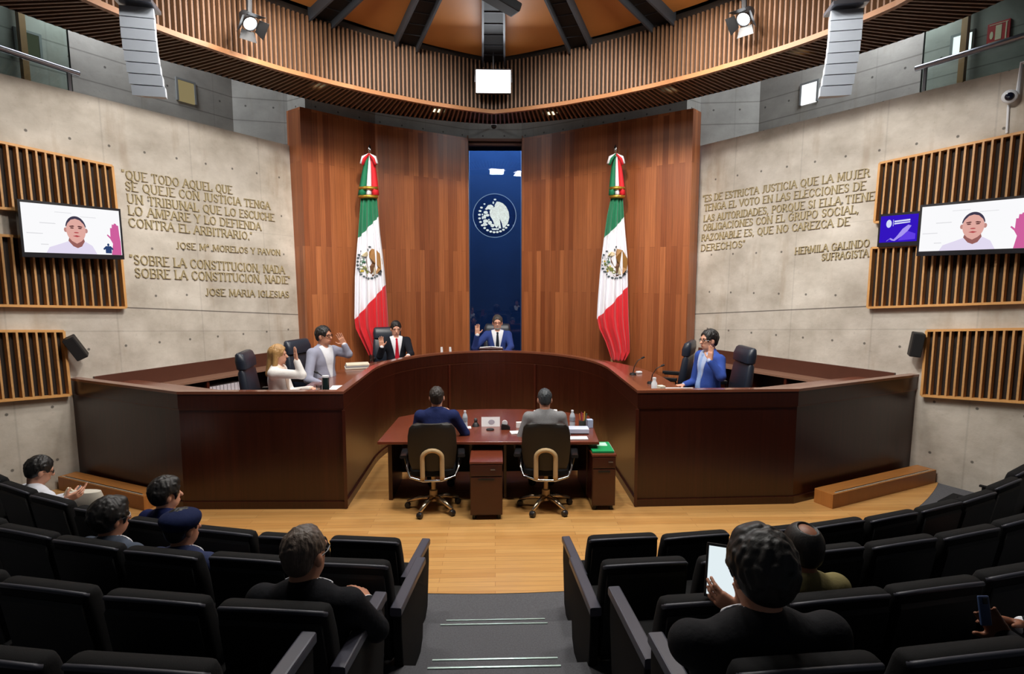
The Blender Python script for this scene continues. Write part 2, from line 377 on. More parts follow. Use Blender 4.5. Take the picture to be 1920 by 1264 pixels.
# ceiling drum
LIP = [(0, 4.33), (5, 4.21), (10, 4.09), (22, 3.86), (34, 3.73), (45, 3.69), (56, 3.72), (66, 3.80), (76, 3.95), (87, 4.15), (100, 4.25), (180, 4.3)]
OUT = [(0, 5.13), (15, 4.93), (25, 4.84), (45, 4.66), (57, 4.64), (66, 4.78), (76, 4.96), (84, 5.13), (100, 5.3), (180, 5.4)]
def rf(tab, a):
    a = abs(a)
    for (a0, r0), (a1, r1) in zip(tab[:-1], tab[1:]):
        if a <= a1: return r0+(r1-r0)*(a-a0)/(a1-a0)
    return tab[-1][1]
def rp(tab, a, d=0., z=0.):
    r = rf(tab, a)+d; return Vector((r*math.sin(math.radians(a)), 6+r*math.cos(math.radians(a)), z))
ZL, ZT = 5.40, 6.20
AN = [i*1.0 for i in range(-135, 136)]
mb = MB()
for a0, a1 in zip(AN[:-1], AN[1:]):
    mb.quad(rp(LIP, a0, .06, ZL), rp(LIP, a1, .06, ZL), rp(LIP, a1, .06, ZT+.12), rp(LIP, a0, .06, ZT+.12))
    mb.quad(rp(LIP, a0, .05, ZL+.06), rp(LIP, a1, .05, ZL+.06), rp(OUT, a1, 0, ZL+.06), rp(OUT, a0, 0, ZL+.06))
    mb.quad(rp(OUT, a0, 0, ZL), rp(OUT, a1, 0, ZL), rp(OUT, a1, 0, 7.6), rp(OUT, a0, 0, 7.6))
struct(mb, 'ceiling_drum_backing', M_BACK)
mb = MB(); sl = []; a = -130.
while a < 130: sl.append(a); a += math.degrees(.068/rf(LIP, a))
for a in sl:
    p = rp(LIP, a, .03, 0); mb.box((p.x, p.y, (ZL+ZT)/2+.03), (.026, .05, ZT-ZL-.02), rz=-math.radians(a))
struct(mb, 'ceiling_drum_slats', M_SLATD)
mb = MB()
for a in sl:
    mb.bar(rp(LIP, a, .06, ZL+.02), rp(OUT, a, 0, ZL+.02), .026, .045)
struct(mb, 'ceiling_soffit_slats', M_SLATD)
mb = MB(); mb.loft([[rp(LIP, a, -.02, ZL-.03), rp(LIP, a, .05, ZL-.03), rp(LIP, a, .05, ZL+.03), rp(LIP, a, -.02, ZL+.03)] for a in AN])
struct(mb, 'ceiling_drum_lip', mat('lip_wood', c(134, 90, 54), .5, noise=.15))
BEAMS = [0, 20.5, -20.5, 41, -41, 62, -62, 84, -84, 106, -106]
def dz(r): return 6.62-.34*(r/4.2)**1.2
mb = MB(); bs = sorted(BEAMS)
for a0, a1 in zip(bs[:-1], bs[1:]):
    aa = [a0+(a1-a0)*k/8 for k in range(9)]
    for b0, b1 in zip(aa[:-1], aa[1:]):
        for k in range(6):
            f0, f1 = k/6, (k+1)/6
            def q(a, f):
                r = .45+(rf(LIP, a)-.02-.45)*f; return Vector((r*math.sin(math.radians(a)), 6+r*math.cos(math.radians(a)), dz(r)))
            mb.quad(q(b0, f0), q(b1, f0), q(b1, f1), q(b0, f1))
struct(mb, 'ceiling_dome', M_DOME)
M_BEAM = mat('beam_black', c(14, 14, 17), .8); M_FLANGE = mat('beam_flange', c(52, 56, 64), .7)
for a in BEAMS:
    t = math.radians(a); d = Vector((math.sin(t), math.cos(t), 0)); x = Vector((math.cos(t), -math.sin(t), 0)); o = Vector((0, 6, 0))
    R1 = rf(LIP, a)+.04
    P = lambda r, k, h: o+d*r+x*k+Vector((0, 0, dz(r)+h))
    mb = MB(); RS = [.4+(R1-.4)*k/8 for k in range(9)]
    wd = lambda r: .08+.085*r/4.2
    mb.loft([[P(r, -wd(r), -.06), P(r, wd(r), -.06), P(r, wd(r), .1), P(r, -wd(r), .1)] for r in RS])
    b = struct(mb, 'ceiling_beam', M_BEAM)
    mb = MB()
    for sg in (-1, 1):
        mb.loft([[P(r, sg*wd(r), -.16), P(r, sg*(wd(r)+.03), -.16), P(r, sg*(wd(r)+.03), .05), P(r, sg*wd(r), .05)] for r in RS])
    for k in range(1, 7):
        r = R1-.32*k; mb.bar(P(r, -wd(r), -.065), P(r, wd(r), -.065), .012, .012)
    build(mb, 'flange', M_FLANGE, b)

# ------------------------------------------------------------------ slatted acoustic panels
def slat_panel(w, label, tl, tr, br, bl, n, depth=.09):
    """corners in wall coordinates"""
    ctr = w.pt(sum(q[0] for q in (tl, tr, br, bl))/4, sum(q[1] for q in (tl, tr, br, bl))/4)
    t = thing('slatted_acoustic_panel', label, 'wall panel', ctr, 0, 'slatted wooden panels on the concrete walls')
    def P(i, j, off):
        a = [tl[k]+(tr[k]-tl[k])*i for k in (0, 1)]; b = [bl[k]+(br[k]-bl[k])*i for k in (0, 1)]
        return w.pt(b[0]+(a[0]-b[0])*j, b[1]+(a[1]-b[1])*j, off)
    mb = MB(); mb.poly([P(0, 0, .012), P(1, 0, .012), P(1, 1, .012), P(0, 1, .012)]); build(mb, 'backing', M_BACK, t)
    mb = MB(); nn = w.n
    for k in range(1, n):
        mb.bar(P(k/n, .01, depth*.55), P(k/n, .99, depth*.55), .022, depth*.85, up=nn)
    build(mb, 'slats', M_SLAT, t)
    mb = MB(); o = depth*.5
    for a, b in (((0, 0), (1, 0)), ((0, 1), (1, 1)), ((0, 0), (0, 1)), ((1, 0), (1, 1))):
        mb.bar(P(*a, o), P(*b, o), .03, depth, up=nn)
    build(mb, 'frame', mat('panel_frame_wood', c(204, 150, 88), .5, noise=.15), t); return t
def sv(w, px, py, off=.09): return w.hit(px, py, off)
def ext(a, b, s):  # extend the edge a->b to the coordinate s
    k = (s-b[0])/(a[0]-b[0]); return (s, b[1]+(a[1]-b[1])*k)
def lp(w, label, tl, tr, br, bl, n, far):
    tl, tr, br, bl = (sv(w, *p) for p in (tl, tr, br, bl))
    if w.side < 0: tl, bl = ext(tl, tr, far), ext(bl, br, far)
    else: tr, br = ext(tr, tl, far), ext(br, bl, far)
    return slat_panel(w, label, tl, tr, br, bl, n)
lp(WL, 'slatted wooden panel on the left wall, above the television', (0, 266), (211, 311), (221, 408), (0, 390), 23, -1.5)
lp(WL, 'slatted wooden panel on the left wall, below and behind the television', (0, 441), (226, 456), (237, 577), (0, 573), 23, -1.6)
lp(WL, 'low slatted wooden panel at the left end of the bench, above the audience', (0, 621), (120, 621), (133, 741), (0, 752), 17, -1.7)
lp(WR, 'slatted wooden panel on the right wall, above the television', (1649, 306), (1920, 247), (1920, 395), (1639, 417), 26, -1.7)
lp(WR, 'slatted wooden panel on the right wall, below both screens', (1634, 465), (1920, 445), (1920, 567), (1626, 577), 26, -1.8)
lp(WR, 'low slatted wooden panel at the right end of the bench, above the audience', (1737, 620), (1920, 617), (1920, 755), (1727, 742), 19, -1.8)

# ------------------------------------------------------------------ carved quotations
GL = {'A': (.8, [[(0, 0), (.38, 1), (.78, 0)], [(.15, .36), (.62, .36)]]), 'B': (.68, [[(.1, 0), (.1, 1)], [(.1, 1), (.42, 1), (.56, .88), (.56, .64), (.42, .53), (.1, .53)], [(.42, .53), (.62, .4), (.62, .14), (.44, 0), (.1, 0)]]),
      'C': (.76, [[(.7, .78), (.56, .96), (.38, 1), (.15, .85), (.05, .5), (.15, .15), (.38, 0), (.56, .04), (.7, .22)]]), 'D': (.8, [[(.1, 0), (.1, 1)], [(.1, 1), (.42, 1), (.66, .82), (.74, .5), (.66, .18), (.42, 0), (.1, 0)]]),
      'E': (.66, [[(.1, 0), (.1, 1)], [(.1, 1), (.58, 1)], [(.1, .52), (.46, .52)], [(.1, 0), (.6, 0)]]), 'F': (.62, [[(.1, 0), (.1, 1)], [(.1, 1), (.58, 1)], [(.1, .52), (.46, .52)]]),
      'G': (.82, [[(.7, .78), (.56, .96), (.38, 1), (.15, .85), (.05, .5), (.15, .15), (.38, 0), (.58, .04), (.7, .2), (.7, .44)], [(.48, .44), (.8, .44)]]), 'H': (.82, [[(.1, 0), (.1, 1)], [(.7, 0), (.7, 1)], [(.1, .52), (.7, .52)]]),
      'I': (.32, [[(.16, 0), (.16, 1)]]), 'J': (.46, [[(.32, 1), (.32, .12), (.2, -.04), (.04, .04)]]), 'L': (.62, [[(.1, 0), (.1, 1)], [(.1, 0), (.58, 0), (.6, .2)]]),
      'M': (1., [[(.1, 0), (.14, 1)], [(.14, 1), (.5, .1), (.86, 1)], [(.86, 1), (.9, 0)]]), 'N': (.86, [[(.1, 0), (.1, 1)], [(.1, 1), (.74, 0)], [(.74, 0), (.74, 1)]]),
      'O': (.86, [[(.43, 1), (.18, .87), (.06, .5), (.18, .13), (.43, 0), (.68, .13), (.8, .5), (.68, .87), (.43, 1)]]), 'P': (.64, [[(.1, 0), (.1, 1)], [(.1, 1), (.42, 1), (.58, .88), (.58, .6), (.42, .47), (.1, .47)]]),
      'Q': (.88, [[(.43, 1), (.18, .87), (.06, .5), (.18, .13), (.43, 0), (.68, .13), (.8, .5), (.68, .87), (.43, 1)], [(.45, .12), (.82, -.2)]]), 'R': (.74, [[(.1, 0), (.1, 1)], [(.1, 1), (.42, 1), (.58, .88), (.58, .62), (.42, .5), (.1, .5)], [(.38, .5), (.72, 0)]]),
      'S': (.6, [[(.52, .82), (.4, .98), (.2, .98), (.08, .82), (.12, .62), (.48, .4), (.54, .2), (.4, .02), (.2, .02), (.06, .2)]]), 'T': (.74, [[(.37, 0), (.37, 1)], [(.04, .86), (.06, 1), (.68, 1), (.7, .86)]]),
      'U': (.82, [[(.1, 1), (.1, .22), (.25, .02), (.5, .02), (.68, .22), (.68, 1)]]), 'V': (.78, [[(.02, 1), (.39, 0), (.76, 1)]]), 'X': (.74, [[(.05, 0), (.68, 1)], [(.05, 1), (.68, 0)]]), 'Y': (.74, [[(.04, 1), (.37, .48), (.7, 1)], [(.37, .48), (.37, 0)]]),
      'Z': (.7, [[(.08, .86), (.1, 1), (.6, 1), (.06, 0), (.6, 0), (.64, .14)]]), ',': (.24, [[(.12, .06), (.06, -.16)]]), '.': (.24, [[(.1, .0), (.1, .08)]]), '"': (.36, [[(.1, 1), (.08, .8)], [(.24, 1), (.22, .8)]]), 'a': (.42, [[(.02, .6), (.18, 1), (.36, .6)], [(.08, .72), (.3, .72)]]), ' ': (.36, [])}
def text_line(w, txt, p0, p1, capm, name, parent, depth=.018):
    s0, v0 = w.hit(*p0); s1, v1 = w.hit(*p1)
    adv = sum(GL[ch][0]+.1 for ch in txt); kx = math.hypot(s1-s0, v1-v0)/adv
    x = 0.; ln_ = bpy.data.objects.new(name, None); COL.objects.link(ln_); ln_.parent = parent; ln_.empty_display_size = .05; mb = MB()
    du = ((s1-s0)/adv, (v1-v0)/adv)
    def T(gx, gy, off): return w.pt(s0+du[0]*gx, v0+du[1]*gx+gy*capm, off)
    for ch in txt:
        wdt, strokes = GL[ch]
        if ch == ' ' and mb.v: build(mb, 'word', M_LETTER, ln_); mb = MB()
        for st_ in strokes:
            for a, b in zip(st_[:-1], st_[1:]):
                A = Vector((a[0]*kx, a[1]*capm)); B = Vector((b[0]*kx, b[1]*capm)); d = B-A; ln = d.length
                if ln < 1e-5: continue
                d /= ln; thick = capm*(.06+.065*abs(d.y)); nr = Vector((-d.y, d.x))*thick*.5; A2, B2 = A-d*thick*.3, B+d*thick*.3
                qs = [A2+nr, A2-nr, B2-nr, B2+nr]
                mb.loft([[T(x+q.x/kx, q.y/capm, o) for q in qs] for o in (-.004, depth)])
            for e in (st_[0], st_[-1]):
                if ch not in ',."' and (e[1] in (0, 1)) and not (ch in 'SCGOQT' and e[1] == 1 and ch != 'T'):
                    k2 = capm*.13/kx; h = .035
                    mb.loft([[T(x+e[0]-k2, e[1]-h, o), T(x+e[0]+k2, e[1]-h, o), T(x+e[0]+k2, e[1]+h, o), T(x+e[0]-k2, e[1]+h, o)] for o in (-.004, depth)])
        x += wdt+.1
    if mb.v: build(mb, 'word', M_LETTER, ln_)
    return ln_
def inscription(w, label, lines, cap):
    s0, v0 = w.hit(*lines[0][1]); t = thing('raised_inscription', label, 'inscription', w.pt(s0, v0))
    for txt, p0, p1 in lines: text_line(w, txt, p0, p1, cap, 'text_line', t)
inscription(WL, 'upper raised metal quotation on the left concrete wall, beginning QUE TODO AQUEL QUE', [('"QUE TODO AQUEL QUE', (228, 335), (436, 364)), ('SE QUEJE CON JUSTICIA TENGA', (235, 357), (507, 393)),
    ('UN TRIBUNAL QUE LO ESCUCHE', (238, 380), (515, 415)), ('LO AMPARE Y LO DEFIENDA', (240, 402), (490, 432)), ('CONTRA EL ARBITRARIO."', (241, 425), (474, 450))], .118)
inscription(WL, 'small raised metal attribution JOSE MORELOS on the left concrete wall, between two quotations', [('JOSE Ma MORELOS Y PAVON', (330, 466), (526, 479))], .092)
inscription(WL, 'lower raised metal quotation on the left concrete wall, beginning SOBRE LA CONSTITUCION', [('"SOBRE LA CONSTITUCION, NADA', (243, 495), (534, 513)), ('SOBRE LA CONSTITUCION, NADIE"', (253, 520), (545, 532))], .125)
inscription(WL, 'lowest small raised metal attribution on the left concrete wall, JOSE MARIA IGLESIAS', [('JOSE MARIA IGLESIAS', (385, 554), (542, 558))], .105)
inscription(WR, 'raised metal quotation on the right concrete wall, beginning ES DE ESTRICTA JUSTICIA', [('"ES DE ESTRICTA JUSTICIA QUE LA MUJER', (1318, 379), (1632, 331)), ('TENGA EL VOTO EN LAS ELECCIONES DE', (1321, 396), (1625, 355)),
    ('LAS AUTORIDADES, PORQUE SI ELLA TIENE', (1320, 416), (1641, 375)), ('OBLIGACIONES CON EL GRUPO SOCIAL,', (1319, 433), (1612, 399)), ('RAZONABLE ES, QUE NO CAREZCA DE', (1316, 452), (1595, 422)), ('DERECHOS"', (1315, 471), (1399, 463))], .112)
inscription(WR, 'small raised metal attribution HERMILA GALINDO SUFRAGISTA on the right concrete wall', [('HERMILA GALINDO', (1491, 477), (1632, 462)), ('SUFRAGISTA', (1541, 489), (1630, 481))], .10)

# ------------------------------------------------------------------ bench
BX0, BA, BY, BB = -.04, 1.65, 8.0, 2.02
PATH = [(-5.33, 7.44), (-3.5, 6.50), (BX0-BA, 6.46)]
ns = 3
PATH += [(BX0-BA, 6.46+(BY-6.46)*k/ns) for k in range(1, ns)]
i_u0 = len(PATH)
PATH += [(BX0-BA*math.cos(t), BY+BB*math.sin(t)) for t in [math.pi*k/48 for k in range(49)]]
PATH += [(BX0+BA, 6.42+(BY-6.42)*(1-k/ns)) for k in range(1, ns)]
PATH += [(BX0+BA, 6.42), (3.44, 6.46), (5.53, 7.40)]
PV = [Vector((x, y, 0)) for x, y in PATH]
def offs(d):
    out = []
    for i, p in enumerate(PV):
        t0 = (p-PV[i-1]).normalized() if i else (PV[1]-p).normalized()
        t1 = (PV[i+1]-p).normalized() if i < len(PV)-1 else t0
        n0 = Vector((t0.y, -t0.x, 0)); n1 = Vector((t1.y, -t1.x, 0)); b = (n0+n1).normalized()
        out.append(p+b*(d/max(.35, b.dot(n0))))
    return out
ARC = [0.]
for a, b in zip(PV[:-1], PV[1:]): ARC.append(ARC[-1]+(b-a).length)
def strip(mb, i0, i1, d0, d1, z0, z1):
    A, B = offs(d0), offs(d1)
    for i in range(i0, i1):
        u0, u1 = ARC[i], ARC[i+1]
        a0, a1, b0, b1 = A[i], A[i+1], B[i], B[i+1]; Z0, Z1 = Vector((0, 0, z0)), Vector((0, 0, z1))
        mb.poly([a0+Z0, a1+Z0, a1+Z1, a0+Z1], [(u0, z0), (u1, z0), (u1, z1), (u0, z1)])
        mb.poly([b0+Z1, b1+Z1, b1+Z0, b0+Z0], [(u0, z1), (u1, z1), (u1, z0), (u0, z0)])
        mb.poly([a0+Z1, a1+Z1, b1+Z1, b0+Z1], [(u0, 0), (u1, 0), (u1, d1-d0), (u0, d1-d0)])
        mb.poly([b0+Z0, b1+Z0, a1+Z0, a0+Z0], [(u0, 0), (u1, 0), (u1, d1-d0), (u0, d1-d0)])
    for i in (i0, i1):
        q = [A[i]+Vector((0, 0, z0)), B[i]+Vector((0, 0, z0)), B[i]+Vector((0, 0, z1)), A[i]+Vector((0, 0, z1))]; mb.poly(q, [(0, z0), (.05, z0), (.05, z1), (0, z1)])
bench = thing('magistrates_bench', 'long dark mahogany horseshoe bench curving across the chamber', 'bench', (0, 10.02, 0))
last = len(PV)-1; u1i = i_u0+48
cuts = [0, 1, 2, i_u0, i_u0+17, i_u0+31, u1i, last-2, last-1, last]
for a, b in zip(cuts[:-1], cuts[1:]):
    mb = MB(); strip(mb, a, b, 0, -.05, .0, 1.14); build(mb, 'front_panel', M_MAH, bench)
    mb = MB(); strip(mb, a, b, .014, -.05, 1.15, 1.315); build(mb, 'fascia', M_MAH, bench)
mb = MB(); strip(mb, 0, last, .004, -.05, 1.13, 1.16); build(mb, 'groove', mat('bench_groove', c(88, 48, 34), .3), bench)
mb = MB(); strip(mb, 0, last, .02, -.085, 1.315, 1.345); build(mb, 'cap_rail', mat('cap_rail_wood', c(122, 72, 52), .25, coat=.5, noise=.1), bench)
mb = MB(); strip(mb, 0, last, .02, -.02, 0, .085); build(mb, 'plinth', M_MAH, bench)
mb = MB(); strip(mb, 0, last, -.05, -.74, 1.175, 1.21); build(mb, 'worktop', mat('worktop_wood', c(112, 62, 44), .25, coat=.4, noise=.12), bench)
for i in (2, i_u0+17, i_u0+31, last-2):
    p = PV[i]; q = offs(.012)[i]; mb = MB(); mb.box((q.x, q.y, .57), (.035, .03, 1.12), rz=math.atan2((PV[i+1]-PV[i-1]).y, (PV[i+1]-PV[i-1]).x)); build(mb, 'seam_batten', M_MAHP, bench)
# dais floor behind the bench
mid = i_u0+24; M_DAIS = mat('dais_carpet', c(96, 66, 48), .8, noise=.2, nscale=30)
A = offs(-.05)
for nm, seq in (('floor_dais_left', A[0:mid+1]+[Vector((0, 12.6, 0)), Vector((-1.1, 12.2, 0)), Vector((-3.4, 10.9, 0))]), ('floor_dais_right', A[mid:]+[Vector((3.5, 10.7, 0)), Vector((1.15, 12.15, 0)), Vector((0, 12.6, 0))])):
    mb = MB(); mb.poly([p+Vector((0, 0, .48)) for p in seq]); struct(mb, nm, M_DAIS)
# low cupboards along both walls behind the bench
def credenza(w, label, s0, s1, bookrange):
    t = thing('wall_credenza', label, 'cabinet', w.pt((s0+s1)/2, -.87))
    z = lambda h: (h-1.35)
    mb = MB(); mb.loft([[w.pt(s, z(1.11), o) for s, o in ((s0, 0.002), (s1, .002), (s1, .04), (s0, .04))], [w.pt(s, z(1.325), o) for s, o in ((s0, 0.002), (s1, .002), (s1, .04), (s0, .04))]]); build(mb, 'wall_board', mat('dado_wood', c(82, 48, 36), .35, noise=.15), t)
    mb = MB(); mb.loft([[w.pt(s, z(h), o) for s, o in ((s0, 0.0), (s1, .0), (s1, .42), (s0, .42))] for h in (1.08, 1.11)]); build(mb, 'countertop', mat('counter_wood', c(132, 98, 80), .3, noise=.1), t)
    for k in range(6):
        mb = MB(); s = s0+(s1-s0)*k/5; s = min(max(s, s0+.02), s1-.02)
        mb.loft([[w.pt(a, z(h), o) for a, o in ((s-.02, .01), (s+.02, .01), (s+.02, .40), (s-.02, .40))] for h in (.48, 1.08)])
        build(mb, 'divider', M_MAHP, t)
    mb = MB(); mb.loft([[w.pt(a, z(h), o) for a, o in ((s0, .004), (s1, .004), (s1, .02), (s0, .02))] for h in (.48, 1.08)]); build(mb, 'back_board', mat('dark_wood', c(40, 22, 16), .5), t)
    mb = MB(); mb.loft([[w.pt(a, z(h), o) for a, o in ((s0, .02), (s1, .02), (s1, .40), (s0, .40))] for h in (.60, .63)]); build(mb, 'shelf', M_MAHP, t)
    return t
credenza(WL, 'low dark wooden cupboard along the left wall behind the bench', .25, 3.55, None)
credenza(WR, 'low dark wooden cupboard along the right wall behind the bench', .25, 3.6, None)
for k in range(14):
    s = 1.62+.062*k; mb = MB(); q = lambda a, o, h: WL.pt(a, h-1.35, o)
    mb.loft([[q(a, o, h) for a, o in ((s, .06), (s+.052, .06), (s+.052, .34), (s, .34))] for h in (.633, .97)])
    o = build(mb, 'binder', mat('white_binder', c(206, 198, 204), .6), bev=.004); tag(o, 'white binder standing in the row under the left wall counter', 'binder', 'white binders in the left wall cupboard')
# ------------------------------------------------------------------ auditorium seats
def loft_rr(mb, secs, n=3):
    """secs: (z, width, depth, cy, r)"""
    mb.loft([[(x, y, z) for x, y in rrect(w_, d_, min(r_, w_*.49, d_*.49), n, 0, cy_)] for z, w_, d_, cy_, r_ in secs])
def make_seat():
    t = thing('auditorium_seat', 'seat', 'seat')
    mb = MB(); loft_rr(mb, [(.20, .49, .07, .135, .03), (.26, .50, .10, .13, .03), (.50, .505, .11, .095, .03), (.68, .50, .105, .06, .03), (.785, .488, .095, .038, .03), (.808, .478, .088, .033, .03), (.82, .455, .06, .032, .03)])
    build(mb, 'backrest', M_SEAT, t, world=False, smooth='auto')
    mb = MB(); mb.tube([(-.236, .012, .795), (-.225, -.006, .808), (-.12, -.010, .812), (0, -.011, .813), (.12, -.010, .812), (.225, -.006, .808), (.236, .012, .795)], .011, 8)
    build(mb, 'top_trim', M_VINYL, t, world=False, smooth=True)
    mb = MB(); mb.loft([[(x*k, y, z) for x, y in ((-.225, yb), (.225, yb), (.225, yb-.02), (-.225, yb-.02))] for z, yb, k in ((.20, .102, 1.02), (.30, .088, 1.02), (.50, .048, 1.02), (.74, .004, 1), (.76, .012, .98))]); build(mb, 'back_shell', mat('seat_shell', c(12, 12, 13), .7), t, world=False)
    mb = MB(); mb.loft([[(x, y, z) for x, z in rrect(.47, .12, .05, 3, 0, .30)] for y in (.13, .16, .5, .58, .61)]); build(mb, 'seat_cushion', M_SEAT, t, world=False, smooth='auto')
    return t
seat0 = make_seat()
def arm(side, outer):
    def f(t):
        x = side*.282
        mb = MB(); prof = [(.07, 0), (.45, 0), (.52, .06), (.585, .40), (.585, .525), (.02, .525), (.02, .40)]
        mb.prism(prof, lambda y, z, d: (d, y, z), x-.026, x+.026); a = build(mb, 'arm_panel', M_SEAT, t, world=False, bev=.008)
        if not outer:
            for q in a.data.vertices: q.co.y = min(q.co.y, .40); q.co.z = min(q.co.z, .47); q.co.x = x+(q.co.x-x)*.6
        w2, zz, y1 = (.066, .545, .60) if outer else (.045, .478, .42)
        mb = MB(); mb.loft([[(x+px, y, zz+pz) for px, pz in rrect(w2, .05 if outer else .02, .009, 2)] for y in (.0, .02, y1-.03, y1)]); build(mb, 'arm_pad', M_ARM if outer else M_SEAT, a, world=False)
    return f
armL0 = None
def seat(x, y, z, label, left=True, right=True):
    t = seat0.copy(); COL.objects.link(t)
    for ch in seat0.children: copy_tree(ch, t)
    for flag, sd_ in ((left, -1), (right, 1)):
        if flag: copy_tree(ARMS[(sd_, flag == 2)], t)
    d = Vector((.2-x, 12.6-y)).normalized()
    t.location = (x, y, z); t.rotation_euler = (0, 0, math.atan2(-d.x, d.y)); t['label'] = label; t['group'] = 'black auditorium seats'
    return t
ARMS = {}
for s in (-1, 1):
    for ou in (False, True):
        e = bpy.data.objects.new('tmp', None); COL.objects.link(e); arm(s, ou)(e); a = e.children[0]; a.parent = None; bpy.data.objects.remove(e); ARMS[(s, ou)] = a
ORD = ['aisle', 'second', 'third', 'fourth', 'fifth', 'sixth', 'seventh', 'eighth', 'ninth']
ROWS = {1: (0., 'front row', [(-.894, 3.86), (-1.411, 3.92), (-1.932, 4.04), (-2.49, 4.20), (-3.05, 4.42), (-3.612, 4.696), (-4.109, 4.978), (-4.60, 5.31)],
            [(.886, 3.85), (1.406, 3.87), (1.95, 3.93), (2.501, 4.037), (3.004, 4.156), (3.509, 4.338), (3.969, 4.527), (4.478, 4.825), (4.95, 5.17)]),
        2: (.2, 'second row', [(-.835, 3.141), (-1.40, 3.215), (-1.936, 3.295), (-2.459, 3.441), (-2.962, 3.619), (-3.46, 3.85)],
            [(.841, 3.098), (1.40, 3.14), (1.95, 3.22), (2.47, 3.31), (2.982, 3.43), (3.50, 3.62)]),
        3: (.39, 'third row', [(-.948, 2.38), (-1.493, 2.47), (-2.048, 2.585), (-2.58, 2.75)], [(.959, 2.384), (1.516, 2.389), (2.02, 2.47), (2.54, 2.60)]),
        4: (.585, 'nearest row', [(-1.117, 1.732), (-1.66, 1.80)], [(.98, 1.67), (1.54, 1.72), (2.10, 1.79)])}
OCC = {(1, 0, 3): 'with a boy in a navy top', (1, 0, 6): 'with a man in a white shirt', (2, 0, 3): 'with a man in glasses', (2, 0, 2): 'with a person in a navy beret', (3, 0, 0): 'with a grey-haired man', (4, 1, 0): 'with a man holding a tablet', (3, 1, 1): 'with a man in khaki', (4, 1, 2): 'with a phone user', (2, 1, 5): 'with a person in a grey sleeve'}
SEATPOS = {}
for r, (z, rn, lft, rgt) in ROWS.items():
    for sd, lst in ((0, lft), (1, rgt)):
        for k, (x, y) in enumerate(lst):
            nm = ('aisle seat' if k == 0 else ORD[k]+' seat from the aisle'); side = 'left' if sd == 0 else 'right'
            lab = ('black seat '+OCC[(r, sd, k)] if (r, sd, k) in OCC else 'empty black seat')+', %s, %s %s' % (nm.replace(' from the aisle', ' from aisle'), side, rn)
            last_ = k == len(lst)-1
            o = seat(x, y, z, lab, left=(2 if k == 0 else 1) if sd == 1 else (1 if last_ else 0), right=(2 if k == 0 else 1) if sd == 0 else (1 if last_ else 0)); SEATPOS[(r, sd, k)] = (o.location.copy(), o.rotation_euler.z)
for o in [seat0]+list(seat0.children_recursive)+[q for a in ARMS.values() for q in [a]+list(a.children_recursive)]: bpy.data.objects.remove(o)

# ------------------------------------------------------------------ executive chairs behind the bench
def exec_chair(loc, rz, label):
    t = thing('executive_chair', label, 'chair', loc, rz, 'high-backed leather chairs behind the bench')
    mb = MB(); loft_rr(mb, [(.44, .46, .06, -.20, .03), (.50, .52, .11, -.21, .04), (.75, .54, .11, -.245, .05), (.98, .50, .09, -.275, .04), (1.02, .47, .05, -.28, .03)]); build(mb, 'backrest', M_LEATHER, t, world=False, smooth='auto')
    mb = MB(); loft_rr(mb, [(1.01, .44, .05, -.285, .025), (1.03, .49, .12, -.275, .05), (1.12, .50, .13, -.285, .05), (1.20, .47, .10, -.30, .05), (1.22, .42, .05, -.305, .02)]); build(mb, 'headrest', M_LEATHER, t, world=False, smooth='auto')
    mb = MB(); loft_rr(mb, [(.40, .46, .46, .02, .06), (.43, .52, .52, .02, .08), (.49, .52, .52, .02, .08), (.52, .46, .46, .02, .08)]); build(mb, 'seat', M_LEATHER, t, world=False, smooth='auto')
    for s in (-1, 1):
        mb = MB(); mb.tube([(s*.26, -.18, .46), (s*.30, -.18, .60), (s*.30, -.16, .68), (s*.30, .12, .68)], .018, 8); mb.box((s*.30, -.02, .70), (.07, .32, .04)); build(mb, 'armrest', M_BLACK, t, world=False, bev=.008)
    mb = MB(); mb.lathe([(.03, .1), (.03, .40)], 12); build(mb, 'pillar', M_CHROME, t, world=False)
    mb = MB()
    for k in range(5):
        a = 2*math.pi*k/5; mb.bar((0, 0, .11), (.3*math.cos(a), .3*math.sin(a), .075), .045, .03)
    b = build(mb, 'base', M_CHROME, t, world=False)
    for k in range(5):
        a = 2*math.pi*k/5; mb = MB(); M = Matrix.Translation((.3*math.cos(a), .3*math.sin(a), .03)) @ Matrix.Rotation(math.pi/2, 4, 'X'); mb.lathe([(.0, -.02), (.03, -.02), (.03, .02), (0, .02)], 10, M); build(mb, 'caster', M_BLACK, b, world=False)
    return t
def fz(dx, dy): return math.atan2(-dx, dy)  # rotation that makes local +Y point along (dx, dy)
DZ = .48
exec_chair((-2.76, 7.24, DZ), fz(1, .12), 'navy leather high-backed chair behind the woman in white at the bench')
exec_chair((-2.60, 8.46, DZ), fz(.9, -.35), 'navy leather high-backed chair behind the man in a grey jacket at the bench')
exec_chair((-1.86, 10.42, DZ), fz(.35, -1), 'black leather chair behind the man in a red tie at the bench')
exec_chair((.06, 11.12, DZ), fz(0, -1), 'leather chair behind the bearded man at the centre of the bench')
exec_chair((2.98, 7.50, DZ), fz(-1, .0), 'navy leather high-backed chair behind the man in a blue suit at the bench')
exec_chair((2.52, 8.35, DZ), fz(-.75, .4), 'empty black leather chair beside the man in a blue suit at the bench')

